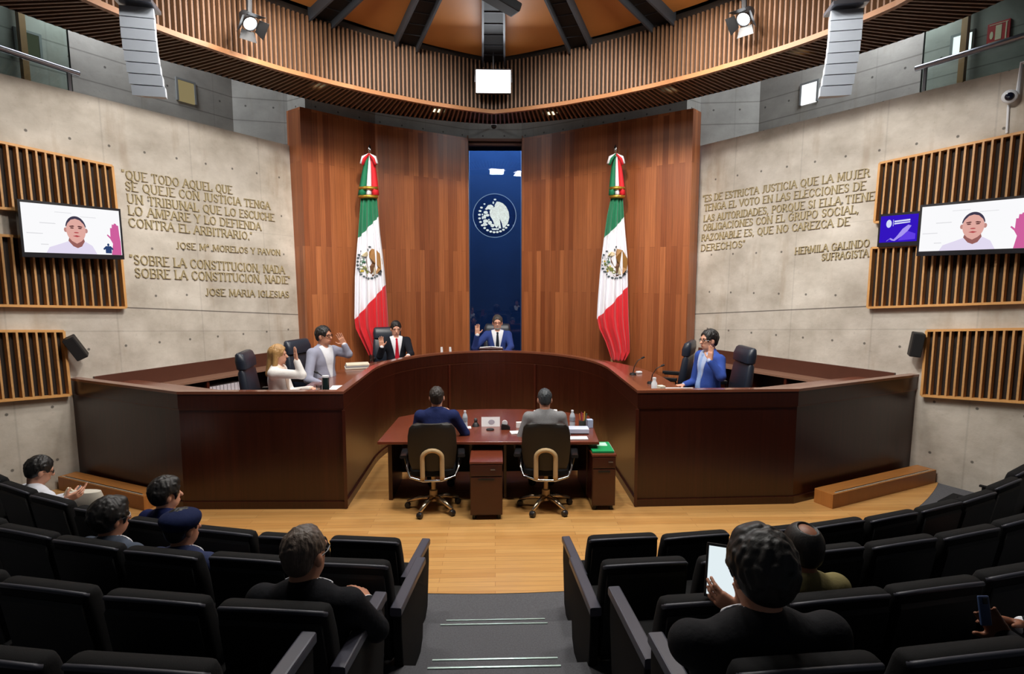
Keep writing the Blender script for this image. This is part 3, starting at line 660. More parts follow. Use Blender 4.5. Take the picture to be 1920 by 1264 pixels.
# ------------------------------------------------------------------ clerks' chairs
M_SHELL = mat('chair_back_shell', c(32, 28, 24), .5)
def task_chair(loc, rz, label):
    t = thing('task_chair', label, 'chair', loc, rz, 'black office chairs at the clerks desk')
    mb = MB()
    rings = []
    for z, w_, yy in ((.45, .34, -.19), (.50, .44, -.20), (.60, .50, -.215), (.75, .53, -.235), (.90, .52, -.255), (.98, .49, -.265), (1.02, .42, -.27), (1.035, .32, -.27)):
        rings.append([(w_*.5*math.sin(u*math.pi/2), yy+.05*(abs(math.sin(u*math.pi/2))**2)+d, z) for u, d in [(-1+2*k/10, 0) for k in range(11)]+[(1-2*k/10, .05) for k in range(11)]])
    mb.loft(rings); build(mb, 'backrest', M_SHELL, t, world=False, smooth='auto')
    mb = MB(); R = []
    for k in range(25):
        u = k/24
        if u < .3: p = (-.105, -.235, .42+(.66-.42)*u/.3)
        elif u > .7: p = (.105, -.235, .42+(.66-.42)*(1-u)/.3)
        else:
            a = math.pi*(1-(u-.3)/.4); p = (.105*math.cos(a), -.235-.012*math.sin(a), .66+.085*math.sin(a))
        R.append(p)
    mb.tube(R, .026, 8); build(mb, 'back_loop', M_BEIGE, t, world=False, smooth=True)
    mb = MB(); mb.tube([(-.28, .05, .60), (-.285, -.08, .50), (-.24, -.19, .435), (-.10, -.235, .405), (.10, -.235, .405), (.24, -.19, .435), (.285, -.08, .50), (.28, .05, .60)], .014, 8); build(mb, 'frame', M_CHROME, t, world=False, smooth=True)
    mb = MB(); loft_rr(mb, [(.43, .44, .42, .04, .08), (.45, .50, .48, .04, .1), (.50, .50, .48, .04, .1), (.52, .45, .43, .04, .1)]); build(mb, 'seat', M_SEAT, t, world=False, smooth='auto')
    for s in (-1, 1):
        mb = MB(); mb.loft([[(s*.315+px, y, .655+pz) for px, pz in rrect(.08, .035, .015, 2)] for y in (-.16, -.12, .14, .18)]); mb.tube([(s*.29, 0, .50), (s*.32, 0, .64)], .016, 8); build(mb, 'armrest', mat('arm_gloss_black', c(30, 30, 32), .2), t, world=False)
    mb = MB(); mb.lathe([(.045, .10), (.045, .22), (.025, .23), (.025, .43)], 14); build(mb, 'gas_lift', M_BEIGE, t, world=False, smooth='auto')
    mb = MB(); AA = [math.radians(q) for q in (-118, -46, 26, 98, 170)]
    for a in AA: mb.tube([(0, 0, .145), (.16*math.cos(a), .16*math.sin(a), .125), (.30*math.cos(a), .30*math.sin(a), .075)], [.032, .026, .018], 8)
    b = build(mb, 'base', mat('polished_alloy', c(206, 186, 158), .22, .9), t, world=False, smooth=True)
    for a in AA:
        mb = MB(); M = Matrix.Translation((.30*math.cos(a), .30*math.sin(a), .034)) @ Matrix.Rotation(a, 4, 'Z') @ Matrix.Rotation(math.pi/2, 4, 'X')
        mb.lathe([(0, -.028), (.028, -.028), (.034, -.015), (.034, .015), (.028, .028), (0, .028)], 14, M); build(mb, 'caster', mat('caster_rubber', c(34, 32, 34), .3), b, world=False)
    return t
task_chair((-.69, 6.42, 0), .06, 'black office chair with a tan back loop under the clerk in navy')
task_chair((.575, 6.40, 0), -.10, 'black office chair with a tan back loop under the clerk in grey')

# ------------------------------------------------------------------ clerks' desk and pedestals
dk = thing('clerks_desk', 'dark red mahogany desk for two clerks in the hollow of the bench', 'desk', (-.05, 7.2, 0))
top = [(-1.33, 6.52), (1.18, 6.44), (1.27, 7.70), (.9, 7.98), (.4, 8.12), (-.1, 8.15), (-.6, 8.1), (-1.0, 7.95), (-1.28, 7.70)]
mb = MB(); mb.loft([[(x, y, z) for x, y in top] for z in (.715, .75)]); build(mb, 'desktop', M_MAHT, dk, bev=.006)
for x in (-1.22, 1.10):
    mb = MB(); mb.box((x, 7.05, .357), (.045, .72, .714)); build(mb, 'side_panel', M_MAHP, dk)
mb = MB(); mb.box((-.06, 7.40, .40), (2.28, .03, .60)); build(mb, 'modesty_panel', mat('desk_dark_panel', c(30, 20, 18), .5), dk)
for x in (-.28, .12):
    mb = MB(); mb.box((x, 7.05, .357), (.03, .68, .714)); build(mb, 'leg', M_MAHP, dk)
mb = MB(); mb.box((-.08, 6.74, .675), (.36, .04, .08)); build(mb, 'apron', M_MAHP, dk)
def pedestal(x, y, w_, label):
    t = thing('mobile_pedestal', label, 'cabinet', (x, y, 0), 0, 'mahogany drawer pedestals by the desk')
    mb = MB(); mb.box((0, .24, .335), (w_, .48, .57)); build(mb, 'body', M_MAHP, t, world=False, bev=.004)
    mb = MB(); mb.box((0, .235, .632), (w_+.012, .50, .024)); build(mb, 'top', M_MAHT, t, world=False, bev=.003)
    for z0, z1 in ((.49, .61), (.07, .475)):
        mb = MB(); mb.box((0, -.008, (z0+z1)/2), (w_-.012, .018, z1-z0)); d = build(mb, 'drawer', M_MAHP, t, world=False, bev=.003)
        if z0 > .4:
            mb = MB(); mb.box((.07, -.022, .56), (.05, .014, .012)); build(mb, 'lock', M_STEEL, d, world=False)
        else:
            mb = MB(); mb.box((0, -.016, .452), (w_*.5, .012, .02)); build(mb, 'pull', M_BLACK, d, world=False)
    for sx in (-1, 1):
        for yy in (.04, .44):
            mb = MB(); mb.lathe([(.0, 0), (.022, 0), (.022, .05), (0, .05)], 10, Matrix.Translation((sx*(w_/2-.04), yy, 0))); build(mb, 'caster', M_BLACK, t, world=False)
    return t
pedestal(-.092, 6.10, .345, 'dark mahogany drawer pedestal standing between the two office chairs')
pedestal(1.215, 6.32, .262, 'dark mahogany drawer pedestal with a green folder on its top')

# ------------------------------------------------------------------ wooden steps at the bench ends
def step_box(a, b, depth, label, back):
    a = Vector(a); b = Vector(b); d = (b-a); ln = d.length; rz = math.atan2(d.y, d.x)
    t = thing('wooden_step', label, 'step', ((a+b)/2), rz, 'oak steps at the ends of the bench')
    mb = MB(); mb.box((0, depth/2, .084), (ln, depth, .168)); build(mb, 'body', M_STEP, t, world=False, bev=.004)
    mb = MB(); mb.box((0, .043, .1695), (ln*.9, .010, .004)); build(mb, 'groove', M_BLACK, t, world=False)
    mb = MB(); mb.box((0, .022, .170), (ln*.94, .018, .006)); build(mb, 'grip_strip', mat('grip_strip', c(176, 160, 140), .6, noise=.5, nscale=50), t, world=False)
    return t
step_box((3.80, 6.27, 0), (5.60, 7.07, 0), .235, 'oak step at the right end of the bench, beside the concrete wall', 1)
step_box((-5.36, 7.15, 0), (-3.92, 6.45, 0), .21, 'oak step at the left end of the bench, behind the man in white', 1)

# ------------------------------------------------------------------ flat things on the walls
def box_on_wall(mb, w, s0, s1, v0, v1, o0, o1, tilt=0.):
    mb.loft([[w.pt(s0, v0, o0), w.pt(s1, v0, o0), w.pt(s1, v0, o1), w.pt(s0, v0, o1)], [w.pt(s0, v1, o0+tilt), w.pt(s1, v1, o0+tilt), w.pt(s1, v1, o1+tilt), w.pt(s0, v1, o1+tilt)]])
def ell(cx, cy_, rx, ry, n=28, a0=0, a1=360): return [(cx+rx*math.cos(math.radians(a0+(a1-a0)*k/n)), cy_+ry*math.sin(math.radians(a0+(a1-a0)*k/n))) for k in range(n+1)]
SKN, SKD = c(226, 178, 172), c(196, 128, 128)
def portrait(P, t, flip):
    """flat picture shown on a screen; P(x, y, layer), x 0..1.78, y 0..1"""
    lay = [('picture_background', c(250, 250, 252), [[(0, 0), (1.78, 0), (1.78, 1), (0, 1)]]),
           ('picture_blouse', c(226, 218, 240), [[(.36, 0), (.42, .12), (.62, .20), (.76, .26), (1.08, .26), (1.2, .18), (1.28, .0)]]),
           ('picture_neck', c(150, 96, 92), [[(.76, .27), (.80, .42), (1.02, .42), (1.06, .27), (1.0, .16), (.92, .12), (.84, .16)]]),
           ('picture_ears', c(190, 138, 130), [ell(.725, .50, .03, .05), ell(1.10, .50, .03, .05)]),
           ('picture_face', c(224, 170, 160), [ell(.912, .50, .178, .26), [(.78, .42), (.82, .27), (.91, .215), (1.0, .27), (1.05, .42)]]),
           ('picture_hair', c(64, 58, 78), [[(.735, .56)]+[(.912+.19*math.cos(math.radians(a)), .54+.26*math.sin(math.radians(a))) for a in range(170, 9, -8)]+[(1.09, .56), (1.06, .64), (.99, .72), (.91, .745), (.83, .72), (.765, .64)]]),
           ('picture_brows', c(92, 52, 52), [[(.79, .585), (.86, .60), (.89, .585), (.86, .57), (.80, .565)], [(.935, .585), (.97, .60), (1.03, .585), (1.03, .565), (.96, .57)], ell(.84, .545, .035, .014), ell(.985, .545, .035, .014)]),
           ('picture_mouth', c(176, 70, 74), [[(.84, .375), (.91, .395), (.985, .375), (.92, .355)], ell(.912, .45, .045, .012)]),
           ('picture_hand', c(206, 96, 156), [[(1.56, .0), (1.60, .25), (1.55, .36), (1.49, .43), (1.505, .455), (1.56, .40), (1.565, .60), (1.60, .60), (1.605, .68), (1.645, .68), (1.655, .71), (1.69, .70), (1.70, .67), (1.735, .66), (1.745, .44), (1.76, .30), (1.76, 0)]]),
           ('picture_captions', c(216, 216, 220), [[(.55, .86), (.85, .86), (.85, .85), (.55, .85)], [(1.0, .80), (1.3, .80), (1.3, .79), (1.0, .79)], [(.28, .62), (.55, .62), (.55, .605), (.28, .605)], [(.05, .40), (.32, .40), (.32, .385), (.05, .385)], [(.27, .18), (.4, .18), (.4, .165), (.27, .165)]])]
    if flip: lay.append(('picture_interpreter', c(44, 66, 112), [[(1.44, .03), (1.44, .12), (1.41, .10), (1.395, .13), (1.45, .19), (1.55, .19), (1.60, .13), (1.58, .10), (1.56, .12), (1.56, .03)], ell(1.50, .22, .022, .03)]))
    for k, (nm, col, polys) in enumerate(lay):
        mb = MB()
        for p in polys: mb.poly([P(x, y, k) for x, y in p])
        build(mb, nm, emit(nm+'_glow', col, EM), t)
def screen(w, corners, off, label, pic):
    q = [w.hit(*p, off) for p in corners]; s0 = (q[0][0]+q[3][0])/2; s1 = (q[1][0]+q[2][0])/2; v1 = (q[0][1]+q[1][1])/2; v0 = (q[2][1]+q[3][1])/2
    t = thing('wall_television', label, 'television', w.pt((s0+s1)/2, (v0+v1)/2, off), 0)
    a, b = min(s0, s1), max(s0, s1)
    mb = MB(); box_on_wall(mb, w, a, b, v0, v1, off-.06, off); build(mb, 'casing', mat('screen_casing', c(12, 12, 22), .3), t)
    mb = MB(); box_on_wall(mb, w, (a+b)/2-.15, (a+b)/2+.15, (v0+v1)/2-.15, (v0+v1)/2+.15, .0, off-.06); build(mb, 'wall_bracket', M_BLACK, t)
    sd = 1 if s1 > s0 else -1; bw = .025
    def P(x, y, k): return w.pt(s0+sd*bw+(s1-s0-2*sd*bw)*x/1.78, v0+bw*2.2+(v1-v0-bw*3.4)*y, off+.002+.0012*k)
    pic(P, t); return t
screen(WL, [(36, 377), (230, 389), (229, 487), (38, 481)], .26, 'wall television on the left wall showing a woman raising her hand', lambda P, t: portrait(P, t, True))
_q = [WR.hit(*p, .26) for p in ((1723, 378), (1723, 474))]
screen(WR, [(1723, 378), (1938, 372), (1938, 481), (1722, 474)], .26, 'wall television at the right edge showing a woman raising her hand', lambda P, t: portrait(P, t, False))
def bluepic(P, t):
    lay = [('picture_background', c(52, 22, 190), [[(0, 0), (1.78, 0), (1.78, 1), (0, 1)]]), ('picture_glow', c(96, 62, 226), [[(.9, .05), (1.7, .08), (1.7, .28), (1.3, .40), (1.1, .25)]]),
           ('picture_emblem', c(214, 222, 250), [ell(.42, .70, .13, .15)]), ('picture_text', c(220, 226, 250), [[(.62, .60), (.64, .60), (.64, .84), (.62, .84)], [(.68, .66), (1.42, .70), (1.42, .74), (.68, .71)], [(.68, .74), (1.42, .77), (1.42, .83), (.68, .80)]]),
           ('picture_swoosh', c(168, 150, 240), [[(.35, .03), (.5, .12), (.62, .06), (.75, .04), (1.1, .22), (1.35, .40), (1.5, .58), (1.35, .62), (1.1, .48), (.85, .22), (.7, .10), (.55, .16), (.38, .07)]])]
    for k, (nm, col, polys) in enumerate(lay):
        mb = MB()
        for p in polys: mb.poly([P(x, y, k) for x, y in p])
        build(mb, nm, emit('blue_'+nm, col, EM), t)
screen(WR, [(1644, 405), (1726, 393), (1724, 459), (1649, 464)], .13, 'indigo screen with a white logo beside the right television', bluepic)
def speaker(w, px, off, label, sz, lean, roll):
    s, v = w.hit(*px, off); p = w.pt(s, v, off); t = thing('wall_speaker', label, 'speaker', p, 0, 'small black loudspeakers on the concrete walls')
    R = (Matrix.Rotation(fz(-p.x*.6, -p.y), 3, 'Z') @ Matrix.Rotation(roll, 3, 'Y') @ Matrix.Rotation(-lean, 3, 'X'))
    mb = MB(); mb.box((0, 0, 0), sz); mb.v = [tuple(R @ Vector(q)) for q in mb.v]; build(mb, 'cabinet', mat('speaker_black', c(16, 16, 17), .55), t, world=False, bev=.012)
    mb = MB(); mb.box((0, sz[1]/2+.004, 0), (sz[0]*.86, .008, sz[2]*.92)); mb.v = [tuple(R @ Vector(q)) for q in mb.v]; build(mb, 'grille', mat('speaker_mesh', c(26, 26, 28), .7), t, world=False)
    mb = MB(); mb.bar(p, w.pt(s, v, 0), .03, .03); build(mb, 'bracket', M_BLACK, t)
speaker(WL, (142, 652), .16, 'small black loudspeaker tilted beside the low slatted panel on the left', (.13, .14, .30), .25, .45)
speaker(WR, (1718, 646), .14, 'small black loudspeaker beside the low slatted panel on the right', (.13, .14, .31), .1, -.1)
# gallery rails and glass
def gallery(w, p0, p1, label, far, gx):
    a = w.hit(*p0, -.12); b = w.hit(*p1, -.12); k = (far-a[0])/(b[0]-a[0]); e = (far, a[1]+(b[1]-a[1])*k)
    t = thing('gallery_handrail', label, 'handrail', w.pt(*a, -.12)); near = a if abs(a[0]-.3) < abs(b[0]-.3) else b
    mb = MB(); mb.tube([w.pt(*near, -.12), w.pt(*e, -.12)], .034, 10); build(mb, 'rail', M_STEEL, t, smooth='auto')
    for s in (near[0]-.12, near[0]-1.35):
        vr = near[1]+(e[1]-near[1])*(s-near[0])/(e[0]-near[0]); mb = MB(); mb.bar(w.pt(s, 3.5, -.12), w.pt(s, vr, -.12), .035, .03); build(mb, 'post', M_STEEL, t)
    g = thing('glass_balustrade', label.replace('steel handrail', 'glass balustrade under the handrail'), 'balustrade', w.pt(gx, 3.6, -.2))
    mb = MB(); mb.loft([[w.pt(s, v, o) for s, o in ((far, -.20), (gx, -.20), (gx, -.212), (far, -.212))] for v in (3.5, 4.9)]); build(mb, 'pane', GLS, g)
    mb = MB(); mb.bar(w.pt(gx, 3.5, -.206), w.pt(gx, 4.9, -.206), .014, .016); build(mb, 'edge', mat('glass_edge', c(20, 34, 34), .3), g)
GLS = glass('clear_green_glass', (.86, .95, .92), .02)
gallery(WL, (0, 90), (148, 139), 'steel handrail of the left gallery', -4, WL.hit(136, 170, -.2)[0])
gallery(WR, (1717, 129), (1920, 67), 'steel handrail of the right gallery', -4, WR.hit(1727, 150, -.2)[0])
for w, px, nm, side in ((WL, 45, 'brown wooden post in the left gallery', -1), (WR, 1806, 'brown wooden post in the right gallery', 1)):
    s, v = w.hit(px, 100, -.75); mb = MB(); mb.loft([[w.pt(s+a, vv, o) for a, o in ((-.035, -.72), (.035, -.72), (.035, -.80), (-.035, -.80))] for vv in (1., 6.2)]); o = build(mb, 'gallery_post', mat('post_wood', c(150, 110, 70), .5, noise=.2), None); tag(o, nm, 'post')
def gwin(w, box, m, n):
    x0, x1, y0, y1 = box; q = [w.hit(x, y, -.87) for x, y in ((x0, y0), (x1, y0), (x1, y1), (x0, y1))]
    s0, s1 = sorted(((q[0][0]+q[3][0])/2, (q[1][0]+q[2][0])/2)); v1 = (q[0][1]+q[1][1])/2; v0 = (q[2][1]+q[3][1])/2
    mb = MB(); box_on_wall(mb, w, s0, s1, v0, v1, -.93, -.855); o = struct(mb, 'window_%d' % n, m)
    mb = MB()
    for a, b, d, e in ((s0-.03, s1+.03, v1, v1+.03), (s0-.03, s0, v0, v1), (s1, s1+.03, v0, v1)): box_on_wall(mb, w, a, b, d, e, -.93, -.842)
    build(mb, 'window_frame', mat('window_reveal', c(110, 112, 112), .6), o)
SKY = emit('daylight_window', (.95, .98, 1), 1.5*EM)
gwin(WL, (31, 72, 63, 104), emit('garden_window', c(88, 92, 74), .5*EM), 2); gwin(WL, (333, 363, 154, 192), emit('ochre_window', c(150, 136, 98), .75*EM), 3)
gwin(WR, (1504, 1532, 157, 194), SKY, 4); gwin(WR, (1788, 1823, 66, 98), SKY, 5)
# fire point sign
s, v = WR.hit(1873, 61, -.86); t = thing('fire_equipment_sign', 'red square fire sign with pale symbols in the right gallery', 'sign', WR.pt(s, v, -.86))
mb = MB(); box_on_wall(mb, WR, s-.12, s+.12, v-.13, v+.13, -.90, -.84); build(mb, 'plate', mat('sign_red', c(190, 26, 34), .4), t)
mb = MB()
for a, b, d, e in ((.03, -.035, -.09, .09), (-.075, -.09, -.11, .11), (.10, -.10, .105, .112), (.10, -.10, -.112, -.105)): box_on_wall(mb, WR, s+min(a, b), s+max(a, b), v+d, v+e, -.84, -.836)
mb.poly([WR.pt(s+.07+x*.02, v-.02+y*.05, -.835) for x, y in ell(0, 0, 1, 1, 12)]); build(mb, 'symbols', mat('sign_cream', c(230, 214, 180), .5), t)
# security camera with conduits on the right wall
s, v = WR.hit(1893, 181, .10); p = WR.pt(s, v, .10); t = thing('security_camera', 'white dome security camera on a bracket high on the right wall', 'camera', p)
d = (Vector((0, 0, CAMZ))-p).normalized(); R = d.to_track_quat('Z', 'Y').to_matrix().to_4x4()
mb = MB(); mb.lathe([(.0, -.05), (.06, -.05), (.075, -.01), (.07, .03), (.05, .045)], 18, R); build(mb, 'housing', M_WHITE, t, world=False, smooth='auto')
mb = MB(); mb.lathe([(.048, .02), (.045, .05), (.028, .068), (0, .075)], 16, R); build(mb, 'lens_dome', mat('smoked_dome', c(24, 26, 40), .1), t, world=False, smooth=True)
a = WR.hit(1915, 118, .05); b = WR.hit(1908, 176, .05)
mb = MB(); mb.tube([WR.pt(a[0]-.4, a[1]+.02, .03), WR.pt(a[0], a[1], .04), WR.pt(b[0], b[1], .05), p], .022, 8); build(mb, 'bracket', M_WHITE, t)
a = WR.hit(1890, 196, .03); b = WR.hit(1887, 249, .03); mb = MB(); mb.tube([WR.pt(*a, .02), WR.pt(*b, .02)], .012, 8); build(mb, 'conduit', M_WHITE, t)
# small dome camera over the window
p = aty(926, 236, 12.3); t = thing('ceiling_camera', 'small dark dome camera under the concrete above the window', 'camera', p)
mb = MB(); mb.lathe([(.0, .05), (.06, .05), (.06, .01), (.0, .01)], 16); build(mb, 'base', M_WHITE, t, world=False)
mb = MB(); mb.lathe([(.055, .01), (.05, -.03), (.03, -.055), (0, -.06)], 16); build(mb, 'lens_dome', M_BLACK, t, world=False, smooth=True)
mb = MB(); mb.bar(p, p+Vector((0, .55, .12)), .03, .03); build(mb, 'bracket', M_BLACK, t)

# ------------------------------------------------------------------ hanging line arrays, spotlights, floodlight
def line_array(px, label, sg):
    p = aty(*px, 6.0); t = thing('line_array_speaker', label, 'speaker', p, -.22*(1 if p.x > 0 else -1), 'pale hanging line array speakers')
    mb = MB(); mb.box((0, .02, .03), (.32, .30, .035)); build(mb, 'hanging_frame', M_STEEL, t, world=False)
    for x in (-.13, .13):
        mb = MB(); mb.bar((x, .02, .03), (x, .02, 1.05), .012, .012); build(mb, 'cable', M_BLACK, t, world=False)
    y, z, a = 0., 0., -.02; x = 0.
    for k in range(8):
        h = .101; R = Matrix.Rotation(a, 3, 'X'); cz = Vector((x, y, z)) + R @ Vector((0, 0, -h/2)); mb = MB()
        W_ = .30; f = [(-W_/2, -.02), (W_/2, -.02), (W_/2-.05, .20), (-W_/2+.05, .20)]
        mb.loft([[cz+R @ Vector((q[0], q[1], zz)) for q in f] for zz in (-h/2+.004, h/2-.004)])
        b = build(mb, 'cabinet', M_ARRAY, t, world=False, bev=.003)
        mb = MB(); mb.box(cz+R @ Vector((0, -.024, 0)), (W_*.97, .01, h-.008), R=R); build(mb, 'grille', M_GREY, b, world=False)
        e = R @ Vector((0, 0, -h)); x += sg*.0022*k; y += e.y; z += e.z; a += .028
    return t
line_array((257, 14), 'pale grey hanging line array speaker on the left', 1)
line_array((1587, 19), 'pale grey hanging line array speaker on the right', -1)
LENS = emit('lamp_lens', (.92, .96, 1), 6)
def can(px, label, y):
    p = aty(*px, y); t = thing('ceiling_spotlight', label, 'spotlight', p, 0, 'black spotlights on the slatted drum')
    d = Vector((-p.x*.3, -.75, -1.2)).normalized(); R = d.to_track_quat('Z', 'Y').to_matrix().to_4x4()
    mb = MB(); mb.lathe([(.0, -.13), (.07, -.13), (.09, -.05), (.09, .06), (.082, .06), (.08, .03)], 18, R); build(mb, 'housing', M_BLACK, t, world=False, smooth='auto')
    mb = MB(); mb.lathe([(.08, .045), (.0, .05)], 18, R); build(mb, 'lens', LENS, t, world=False)
    mb = MB()
    for a in (0, 90, 180, 270):
        q = Matrix.Rotation(math.radians(a), 4, 'Z'); o = [R @ q @ Vector(v_) for v_ in ((-.08, .09, .05), (.08, .09, .05), (.11, .17, .14), (-.11, .17, .14))]; mb.loft([o, [v_+d*.004 for v_ in o]])
    build(mb, 'barn_door', M_BLACK, t, world=False)
    mb = MB(); mb.tube([(0, .02, .04), (0, .04, .22), (0, .12, .8)], .035, 8); build(mb, 'stem', M_BLACK, t, world=False)
can((466, 40), 'black spotlight with barn doors on the left side of the drum', 7.6)
can((1397, 32), 'black spotlight with barn doors on the right side of the drum', 7.6)
p = aty(925, 153, 9.95); t = thing('floodlight', 'glowing white rectangular floodlight hanging before the slatted drum', 'light', p)
mb = MB(); mb.box((0, .03, 0), (.58, .07, .375)); build(mb, 'housing', M_BLACK, t, world=False, bev=.01)
mb = MB(); mb.box((0, -.008, 0), (.565, .012, .36)); build(mb, 'lens', emit('flood_lens', (.95, .97, 1), 5), t, world=False, bev=.02)
mb = MB(); mb.tube([(0, .03, .17), (0, .03, .62)], .012, 8); build(mb, 'rod', M_STEEL, t, world=False)
mb = MB(); mb.tube([(-.30, .03, 0), (-.30, .03, .2), (.30, .03, .2), (.30, .03, 0)], .01, 6); build(mb, 'bracket', M_STEEL, t, world=False)
p = aty(937, 1, 7.65); t = thing('ceiling_projector', 'dark grey device hanging from the centre of the dome', 'projector', p, 0)
mb = MB(); R = Matrix.Rotation(.33, 3, 'Y') @ Matrix.Rotation(.4, 3, 'Z'); mb.box((0, 0, 0), (.50, .28, .11), R=R); build(mb, 'casing', mat('projector_casing', c(24, 27, 32), .85), t, world=False, bev=.02)
mb = MB(); mb.bar((0, 0, 0), (0, 0, .45), .05, .05); build(mb, 'mount', M_BLACK, t, world=False)
for k, q in enumerate(LAMP_SPOTS):
    nm = ['nearest the viewer on the left', 'nearest the viewer on the right', 'added at the left', 'added at the far middle', 'added at the far left', 'added at the far right'][k]
    t = thing('dome_panel_light', 'square white light panel under the dome, '+nm, 'light', q, .3 if k == 0 else (-.35 if k == 1 else 0), 'square light panels under the dome')
    mb = MB(); mb.box((0, 0, .02), (.5, .5, .03)); build(mb, 'housing', M_WHITE, t, world=False)
    mb = MB(); mb.box((0, 0, -.004), (.46, .46, .01)); build(mb, 'diffuser', emit('panel_diffuser', (1, .97, .92), 9), t, world=False)
    mb = MB(); mb.bar((0, 0, .03), (0, 0, .42), .02, .02); build(mb, 'rod', M_STEEL, t, world=False)
for k, px in enumerate(((590, 158), (819, 208), (1035, 213), (1264, 166), (1508, 90))):
    p = atz(*px, ZL+.05); mb = MB(); mb.lathe([(.0, 0), (.09, 0), (.09, .05), (0, .05)], 16, Matrix.Translation(p)); o = build(mb, 'recessed_downlight', emit('downlight_glow', c(255, 240, 190), 2.2), None)
    tag(o, 'round downlight glowing behind the soffit slats, '+['leftmost of five', 'second of five from the left', 'just right of the floodlight', 'above the right flag and wall', 'near the right hanging speaker'][k], 'light', 'downlights behind the soffit slats')

# ------------------------------------------------------------------ flags
def px_interp(tab, y):
    if y <= tab[0][0]: return tab[0][1]
    for (a, x0), (b, x1) in zip(tab[:-1], tab[1:]):
        if y <= b: return x0+(x1-x0)*(y-a)/(b-a)
    return tab[-1][1]
def flag_mat():
    m = bpy.data.materials.new('flag_cloth'); nt, b = nodes(m); N = nt.nodes.new; L = nt.links.new
    tc = N('ShaderNodeTexCoord'); sx = N('ShaderNodeSeparateXYZ'); L(tc.outputs['UV'], sx.inputs[0])
    def step(v0, k):
        a = N('ShaderNodeMath'); a.operation = 'MULTIPLY_ADD'; L(sx.outputs[0], a.inputs[0]); a.inputs[1].default_value = k; L(sx.outputs[1], a.inputs[2])
        g = N('ShaderNodeMath'); g.operation = 'GREATER_THAN'; L(a.outputs[0], g.inputs[0]); g.inputs[1].default_value = v0; return g.outputs[0]
    m1 = N('ShaderNodeMix'); m1.data_type = 'RGBA'; m1.inputs['A'].default_value = (*c(0, 112, 74), 1); m1.inputs['B'].default_value = (*c(228, 228, 236), 1); L(step(.446, .040), m1.inputs['Factor'])
    m2 = N('ShaderNodeMix'); m2.data_type = 'RGBA'; L(m1.outputs['Result'], m2.inputs['A']); m2.inputs['B'].default_value = (*c(206, 18, 34), 1); L(step(.598, .064), m2.inputs['Factor'])
    L(m2.outputs['Result'], b.inputs['Base Color']); b.inputs['Roughness'].default_value = .7; b.inputs['Sheen Weight'].default_value = .2; return m
M_FLAG = flag_mat()
EMB = [('eagle_wing', 'brown', [[(-.02, .62), (.10, .82), (.25, .80), (.45, .72), (.66, .52), (.80, .22), (.84, -.1), (.76, -.42), (.58, -.66), (.46, -.72), (.40, -.45), (.28, -.18), (.10, .05), (-.02, .3)]]),
       ('eagle_body', 'darkbrown', [[(-.22, .42), (-.02, .5), (.16, .2), (.30, -.15), (.22, -.5), (.10, -.72), (-.02, -.6), (-.12, -.3), (-.30, .0), (-.32, .25)]]),
       ('eagle_head', 'cream', [[(-.52, .46), (-.42, .60), (-.24, .64), (-.08, .54), (-.12, .40), (-.30, .34), (-.42, .38), (-.56, .36)]]),
       ('eagle_tail', 'cream', [[(.18, -.2), (.28, -.25), (.36, -.75), (.20, -.72)]]),
       ('snake', 'green', [ell(-.55, .18, .13, .09, 10), ell(-.44, .02, .10, .08, 10), ell(-.60, -.06, .08, .13, 10), ell(-.50, .38, .09, .05, 10)]),
       ('cactus', 'olive', [ell(-.55, -.32, .16, .10, 10), ell(-.30, -.42, .12, .12, 10), ell(-.16, -.58, .12, .10, 10), ell(-.62, -.50, .10, .12, 10), ell(-.72, -.12, .06, .10, 8)]),
       ('fruit', 'yellow', [ell(-.54, -.52, .10, .07, 8), ell(-.36, -.24, .05, .05, 8), ell(-.74, .06, .05, .05, 8)]),
       ('pedestal', 'darkbrown', [[(-.22, -.74), (.26, -.74), (.20, -.84), (-.16, -.84)]]),
       ('wreath', 'slate', [ell(math.cos(math.radians(a))*.92, math.sin(math.radians(a))*.95-.02, .085, .06, 8) for a in (150, 163, 176, 189, 202, 215, 228, 241, 254, 266, 278, 290, 302, 314, 326)] + [ell(-.62, .66, .06, .05, 8), ell(-.1, .74, .05, .08, 8), ell(.0, .92, .08, .05, 8)])]
ECOL = {'brown': c(134, 92, 36), 'darkbrown': c(96, 62, 34), 'cream': c(206, 192, 160), 'green': c(66, 116, 92), 'olive': c(120, 128, 70), 'yellow': c(206, 180, 60), 'slate': c(72, 84, 88)}
def emblem(P, parent, mats=None, name='emblem'):
    first = None
    for k, (nm, col, polys) in enumerate(EMB):
        mb = MB()
        for p in polys: mb.poly([P(x, y, k) for x, y in p])
        m = mats if mats else mat('emblem_'+col, ECOL[col], .6)
        o = build(mb, name if first is None else nm, m, parent if first is None else first)
        if first is None: first = o
